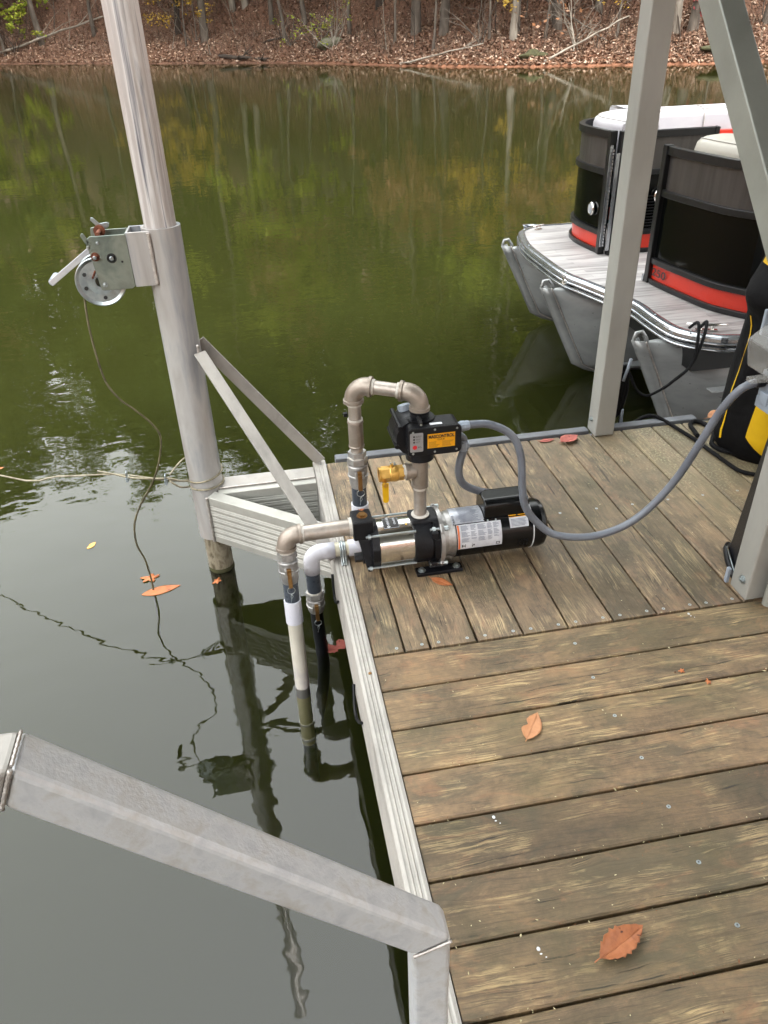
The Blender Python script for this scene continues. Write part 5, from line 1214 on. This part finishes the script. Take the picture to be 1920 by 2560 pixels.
def fence(path, name, sgn, split=True):
    f = ribbon(path, .276, .368, .016, BOATR, 'red_panel', boat, .010*sgn)
    ribbon(path, .39, .735, .010, BOATV, 'gloss_panel', boat, .012*sgn)
    ribbon(path, .755, .945, .010, BOATG, 'grey_panel', boat, .012*sgn)
    for z0, z1, w_ in ((.252, .280, .036), (.366, .396, .030), (.728, .762, .034), (.938, .980, .036)):
        ribbon(path, z0, z1, w_, BOATF, 'fence_rail', boat, -.008*sgn if sgn > 0 else -.030, .003)
fence(near, 'near', 1); fence(far, 'far', 1)
for x_, y_ in ((2.082, 2.512), (2.070, 3.185), (2.118, 3.14)):
    m = MB(); m.box((x_-.022, y_-.022, .252), (x_+.022, y_+.022, .985)); m.build('fence_post', BOATF, boat, .004)
m = MB(); m.box((2.055, 2.53, .252), (2.085, 2.55, .29)); m.build('post_foot', TRIM, boat, .003)
# open gate
gt = ribbon(gate, .255, .980, .012, BOATV, 'gate', boat, 0)
for z0, z1, mt, nm, w_ in ((.280, .368, BOATR, 'gate_red_panel', .018), (.755, .945, BOATG, 'gate_grey_panel', .018)): ribbon(gate, z0, z1, w_, mt, nm, gt, -.003)
for z0, z1 in ((.252, .280), (.366, .394), (.728, .762), (.938, .980)): ribbon(gate, z0, z1, .034, BOATF, 'gate_rail', gt, -.011, .003)
MB().box((2.715, 3.124, .252), (2.745, 3.158, .98)).build('gate_stile', BOATF, gt, .003)
for k in range(12): MB().box((2.14, 3.1265, .40+.018*k), (2.42, 3.129, .406+.018*k)).build('gate_louvre', BOATF, gt)
m = MB(); cc = V((2.46, 3.122, .60))
P = [cc+V((.085*math.cos(R(a)), 0, .060*math.sin(R(a)))) for a in range(50, 320, 15)]; m.tube(P, [.006+.006*math.sin(math.pi*i/(len(P)-1)) for i in range(len(P))], 8); m.tube([cc+V((.03, 0, .062)), cc+V((.10, 0, .072)), cc+V((.20, 0, .066))], .006, 8); m.build('gate_emblem', CHROME, gt)
# piano hinge
for x_ in (2.092, 2.104):
    pass
m = MB(); m.box((2.050, 3.157, .30), (2.070, 3.160, .905)); m.box((2.076, 3.114, .285), (2.098, 3.117, .865)); hg = m.build('gate_hinge', TRIM, boat)
m = MB()
for k in range(30): m.cyl((2.073, 3.150, .305+.0195*k), (2.073, 3.150, .319+.0195*k), .0055, 8)
m.build('hinge_knuckles', TRIM, hg)
# nav light, cleats
m = MB(); c = V((2.046, 3.335, .507)); m.lathe(c+V((.008, 0, 0)), (-1, 0, 0), [(0, .042), (.010, .042), (.015, .038), (.015, .033), (.010, .032)], 28); nl = m.build('docking_light', CHROME, boat)
m = MB(); m.ball(c+V((-.001, 0, 0)), .033, 0, 8, (.25, 1, 1)); m.build('light_lens', LBLS, nl)
def cleat(p, ang_, sc=1):
    m = MB(); u = V((math.cos(ang_), math.sin(ang_), 0)); p = V(p)
    for s_ in (-1, 1): m.cyl(p+u*.022*s_*sc, p+u*.022*s_*sc+V((0, 0, .022)), .006*sc, 10)
    m.tube([p-u*.075*sc+V((0, 0, .028)), p-u*.03*sc+V((0, 0, .024)), p+u*.03*sc+V((0, 0, .024)), p+u*.075*sc+V((0, 0, .028))], [.004, .008, .008, .004], 8); m.obox(p, u*.04*sc, V((-u.y, u.x, 0))*.012, V((0, 0, .002))); return m.build('cleat', CHROME, boat)
cleat((1.93, 3.96, .252), .5, .8); cleat((1.60+.035, 2.70, .225), 1.4, .8); cleat((1.97, 1.67, .255), -.35, 1.3)
# lettering on the red panel
text_mesh('250', .062, BOATF, frame((2.0865-.0085, 2.40, .322), (.08, -1, 0), (0, 0, 1)), 'hull_number', boat, .0004, .0005, 'CENTER', 1.5)
# seats
def seat(path, z0, z1, w_, mat, name, top=0.05):
    q = smooth_path([(x, y, 0) for x, y in path], 5); rows = []
    pr = [(0, z0), (0, z1-top), (.01, z1-top*.45), (.03, z1-.010), (.06, z1), (w_*.5, z1+.006), (w_-.06, z1), (w_-.03, z1-.010), (w_-.01, z1-top*.45), (w_, z1-top), (w_, z0)]
    for o_, z_ in pr: rows.append([(x, y, z_) for x, y in offset2(q, o_)])
    m = MB(); m.grid(rows, 0, True); n_ = len(rows[0])
    for e in (0, n_-1): m.f.append(tuple(e+n_*i for i in range(len(rows)))); m.m.append(0); m.sm.append(False)
    s_ = m.build(name, mat, boat)
    for o_ in (.030, w_-.03):
        a = offset2(q, o_); t = MB(); t.tube([(x, y, z1-.009+.001) for x, y in a], .0022, 6); t.build('seat_seam', SEAM, s_)
    return s_
s1 = seat([(5.5, 3.94), (2.75, 3.94), (2.46, 3.93), (2.28, 3.85), (2.17, 3.72), (2.125, 3.56), (2.135, 3.40), (2.15, 3.24)], .60, 1.03, .26, VINYLW, 'seat_back')
for x_ in (2.95, 3.9):
    t = MB(); t.tube([(x_, 3.675, .62), (x_, 3.674, .97), (x_, 3.70, 1.030), (x_, 3.80, 1.038), (x_, 3.93, 1.02)], .003, 6); t.build('seat_seam', SEAM, s1)
s2 = seat([(2.155, 2.38), (2.165, 2.20), (2.20, 2.03), (2.27, 1.88), (2.40, 1.74), (2.62, 1.69), (3.2, 1.67), (5.5, 1.67)], .60, 1.035, .30, VINYLC, 'seat_back', .06)
m = MB(); m.box((2.55, 3.1, .50), (5.3, 3.66, .72)); m.build('seat_cushion', VINYLW, boat, .04)
m = MB(); m.box((2.9, 3.64, .86), (5.3, 3.668, .895)); m.build('seat_accent', BOATR, boat, .006)
m = MB(); m.box((2.6, 1.98, .50), (5.3, 2.5, .72)); m.build('seat_cushion', VINYLC, boat, .04)
m = MB(); m.box((2.6, 2.0, .252), (5.3, 2.48, .5)); m.box((2.6, 3.12, .252), (5.3, 3.64, .5)); m.build('seat_base', BOATF, boat)

# ------------------------------------------------------------------ handrail in the foreground
hr = thing('handrail', 'bent square aluminium handrail in the foreground, lower left', 'handrail', (-.09, -1.12, 0))
Yf, wt = -1.150, .051
A0, A1 = V((-.0665, 0, .578)), V((-.490, 0, 1.024)); dS = (A1-A0).normalized(); nS = V((-dS.z, 0, dS.x)); nS = -nS if nS.z > 0 else nS
def lx(p, d, q, e):   # intersection of lines p+td, q+se in XZ
    den = d.x*e.z-d.z*e.x; t = ((q.x-p.x)*e.z-(q.z-p.z)*e.x)/den; return p+d*t
upd = V((0, 0, 1)); hz = V((-1, 0, 0))
in0 = lx(A0+V((-wt, 0, 0)), upd, A0+nS*wt, dS); in1 = lx(A0+nS*wt, dS, A1+V((0, 0, -wt)), hz)
def P3(p): return (p.x, Yf, p.z)
m = MB(); m.prism([P3(V((A0.x, 0, -.25))), P3(A0), P3(in0), P3(V((A0.x-wt, 0, -.25)))], (0, wt, 0)); m.build('rail_post', ALU_R, hr, .0075, seg=3)
m = MB(); m.prism([P3(A0), P3(A1), P3(in1), P3(in0)], (0, wt, 0)); m.build('sloping_rail', ALU_R, hr, .0075, seg=3)
m = MB(); m.prism([P3(A1), P3(A1+hz*1.1), P3(A1+hz*1.1+V((0, 0, -wt))), P3(in1)], (0, wt, 0)); m.build('top_rail', ALU_W, hr, .0075, seg=3)
for a, b_ in ((A0, in0), (A1, in1)):
    weld([V((a.x, Yf-.0005, a.z)), V((b_.x, Yf-.0005, b_.z))], .0028, parent=hr)
weld([V((A1.x, Yf+.004, A1.z)), V((A1.x, Yf+wt-.004, A1.z))], .0022, parent=hr)

# ------------------------------------------------------------------ fallen leaves
def leaf(loc, L, W, rz, mat, label, curl=.18, fold=.25, name='leaf', flat=False, teeth=0, bite=None, tilt=0):
    m = MB(); n, k = 18, 8; rows = []
    c_, s_ = math.cos(rz), math.sin(rz)
    for i in range(n+1):
        t = i/n; wv = W/2*math.sin(math.pi*min(max(t, 0), 1)**.85)**.9*(1+min(teeth, 1)*math.sin(t*46)*.12)*(1-.55*max(0, math.sin(t*15+1.2)) if teeth > 2 else 1)
        row = []
        for j in range(-k//2, k//2+1):
            f = j/(k/2); ww = wv*f
            if bite and j > 0 and abs(t-bite[0]) < bite[1]: ww *= .45+.55*abs(t-bite[0])/bite[1]
            x = (t-.5)*L; z_ = 0 if flat else L*(curl*((t-.5)**2)*1.2+fold*abs(f)**1.3*wv/L*1.1+(.035 if teeth else .012)*math.sin(t*50)*abs(f)+.02*mnoise.noise(V((t*4+loc[0]*9, f*2, loc[1]*5))))
            row.append((loc[0]+x*c_-ww*s_, loc[1]+x*s_+ww*c_, loc[2]+.0015+max(z_+tilt*x, 0)))
        rows.append(row)
    m.grid(rows, 0, True)
    if not flat:
        st = [((-.62*L)*c_+loc[0], (-.62*L)*s_+loc[1], loc[2]+.010), ((-.5*L)*c_+loc[0], (-.5*L)*s_+loc[1], rows[0][4][2]+.001)]+[V(r[4])+V((0, 0, .0012)) for r in rows[1:-1:3]]
        m.tube(st, [.0012]*2+[.001]*(len(st)-2), 5)
    return tag(m.build(name, mat, origin=tuple(loc), solid=.0006 if not flat else .0008), label, 'leaf')
def oakleaf(loc, L, rz, mat, label, lobes=3, name='leaf', lift=.004, dp=.5):
    m = MB(); P = []; n = 48; c_, s_ = math.cos(rz), math.sin(rz)
    for i in range(n):
        a = 2*math.pi*i/n; r_ = L*.5*(1-dp*.5+dp*.5*math.cos(a*(lobes*2-1)+.4))*(1+.12*math.sin(3*a+rz)+.06*math.sin(11*a)); P.append((r_*math.cos(a), r_*math.sin(a)*.75))
    vs = [(loc[0], loc[1], loc[2]+lift)]+[(loc[0]+x*c_-y*s_, loc[1]+x*s_+y*c_, loc[2]+.002+lift*mnoise.noise(V((x*60, y*60, rz)))*.8+lift*.5) for x, y in P]
    m.add(vs, [(0, i+1, (i+1) % n+1) for i in range(n)], 0, True); return tag(m.build(name, mat, origin=tuple(loc), solid=.0007), label, 'leaf')
leaf((.287, .302, 0), .082, .036, -.72, LF_OR, 'glossy orange-brown leaf lying in front of the pump foot', .10, .12)
leaf((.371, -.3515, 0), .100, .052, .95, LF_TAN, 'pale tan leaf on the middle boards of the deck', .10, .15, bite=(.5, .18))
leaf((.3555, -.9275, 0), .122, .056, .38, LF_BR, 'crinkled rust-brown leaf with raised veins on the nearest boards', .22, .55, teeth=1)
leaf((1.080, 1.165, .002), .105, .066, .45, LF_RED, 'reddish curled leaf at the dock edge just left of the far post', .30, .35)
leaf((.985, 1.185, .002), .075, .028, .10, LF_RED, 'flat dull red leaf beside the curled one at the dock edge', .05, .1)
leaf((1.83, 1.20, .012), .16, .085, .15, LF_TAN, 'large pale brown leaf at the dock corner behind the rope', .25, .4)
leaf((.050, .455, .226), .02, .012, .3, LF_OR, 'tiny brown leaf scrap stuck on top of the pump head', .3, .3)
leaf((-1.098, 1.445, WATER_Z), .058, .030, 1.0, LF_YEL, 'small yellow-tan leaf floating alone on the water', flat=True, bite=(.3, .25))
leaf((-.755, 1.030, WATER_Z), .165, .055, .20, LF_WET, 'long pointed orange leaf floating under the hanging cable', flat=True)
oakleaf((-.808, 1.125, WATER_Z), .085, .3, LF_WET, 'small lobed brown leaf floating where the cable enters the water')
oakleaf((-.520, 1.040, WATER_Z), .050, 1.2, LF_WET, 'bright orange scrap of leaf floating at the foot of the pole')
leaf((-.062, .520, WATER_Z+.001), .115, .065, .45, LF_RED, 'lobed reddish oak leaf floating beside the black hose', .12, .2, teeth=4, bite=(.45, .2))
leaf((-1.705, 2.335, WATER_Z), .04, .02, .4, LF_WET, 'orange leaf floating at the left picture edge', flat=True)
for i, (x_, y_, a_) in enumerate(((.855, -.245, .5), (.905, -.30, 1.4), (.80, -.99, .2))):
    oakleaf((x_+.0, y_, 0), .022, a_, LF_WET, ('orange leaf scrap at the right edge, larger one of two', 'orange leaf scrap at the right edge, smaller one of two', 'orange leaf scrap on the lower right boards')[i])
# stray specks and droppings on the boards
r_ = random.Random(21); m = MB(); m2 = MB()
for i in range(900):
    if r_.random() < .45:
        y_ = -WA*r_.randint(0, 8)-r_.choice((-.004, .006))+r_.gauss(0, .004); x_ = r_.uniform(.02, 1.6)
    else: x_, y_ = r_.uniform(.02, 1.6), r_.uniform(-1.3, 1.2)
    s_ = r_.uniform(.0006, .0022)*(1.0 if r_.random() < .93 else 2.0); a_ = r_.uniform(0, 3); u = V((math.cos(a_), math.sin(a_), 0))*s_*r_.uniform(.8, 2); v = V((-math.sin(a_), math.cos(a_), 0))*s_*.7; c = V((x_, y_, .0012))
    (m if r_.random() < .6 else m2).add([c-u, c-v, c+u, c+v, c+V((0, 0, s_*.5))], [(0, 1, 4), (1, 2, 4), (2, 3, 4), (3, 0, 4)])
tag(m.build('lichen_specks', pmat('lichen', 'a39a72', 'c9c09c', 40, .8), origin=(0, 0, 0)), kind='stuff')
tag(m2.build('litter_specks', pmat('litter', '4a3320', '8a5a38', 40, .8), origin=(0, 0, 0)), kind='stuff')
for i, (x_, y_, lab) in enumerate(((.19, -.595, 'white bird dropping on the boards near the edge beam'), (.188, -.905, 'small white dropping beside the handrail foot'), (1.0, -.02, 'white dropping by the far boards joint'))):
    m = MB(); m.ball((x_, y_, .0015), .0038, 0, 6, (1, 1.2, .4)); m.ball((x_+.002, y_-.010, .001), .0018, 0, 5, (1.6, 1, .35)); m.ball((x_+.010, y_-.018, .001), .0012, 0, 5, (1.6, 1, .35))
    tag(m.build('bird_dropping', WHITEM), lab, 'dropping')
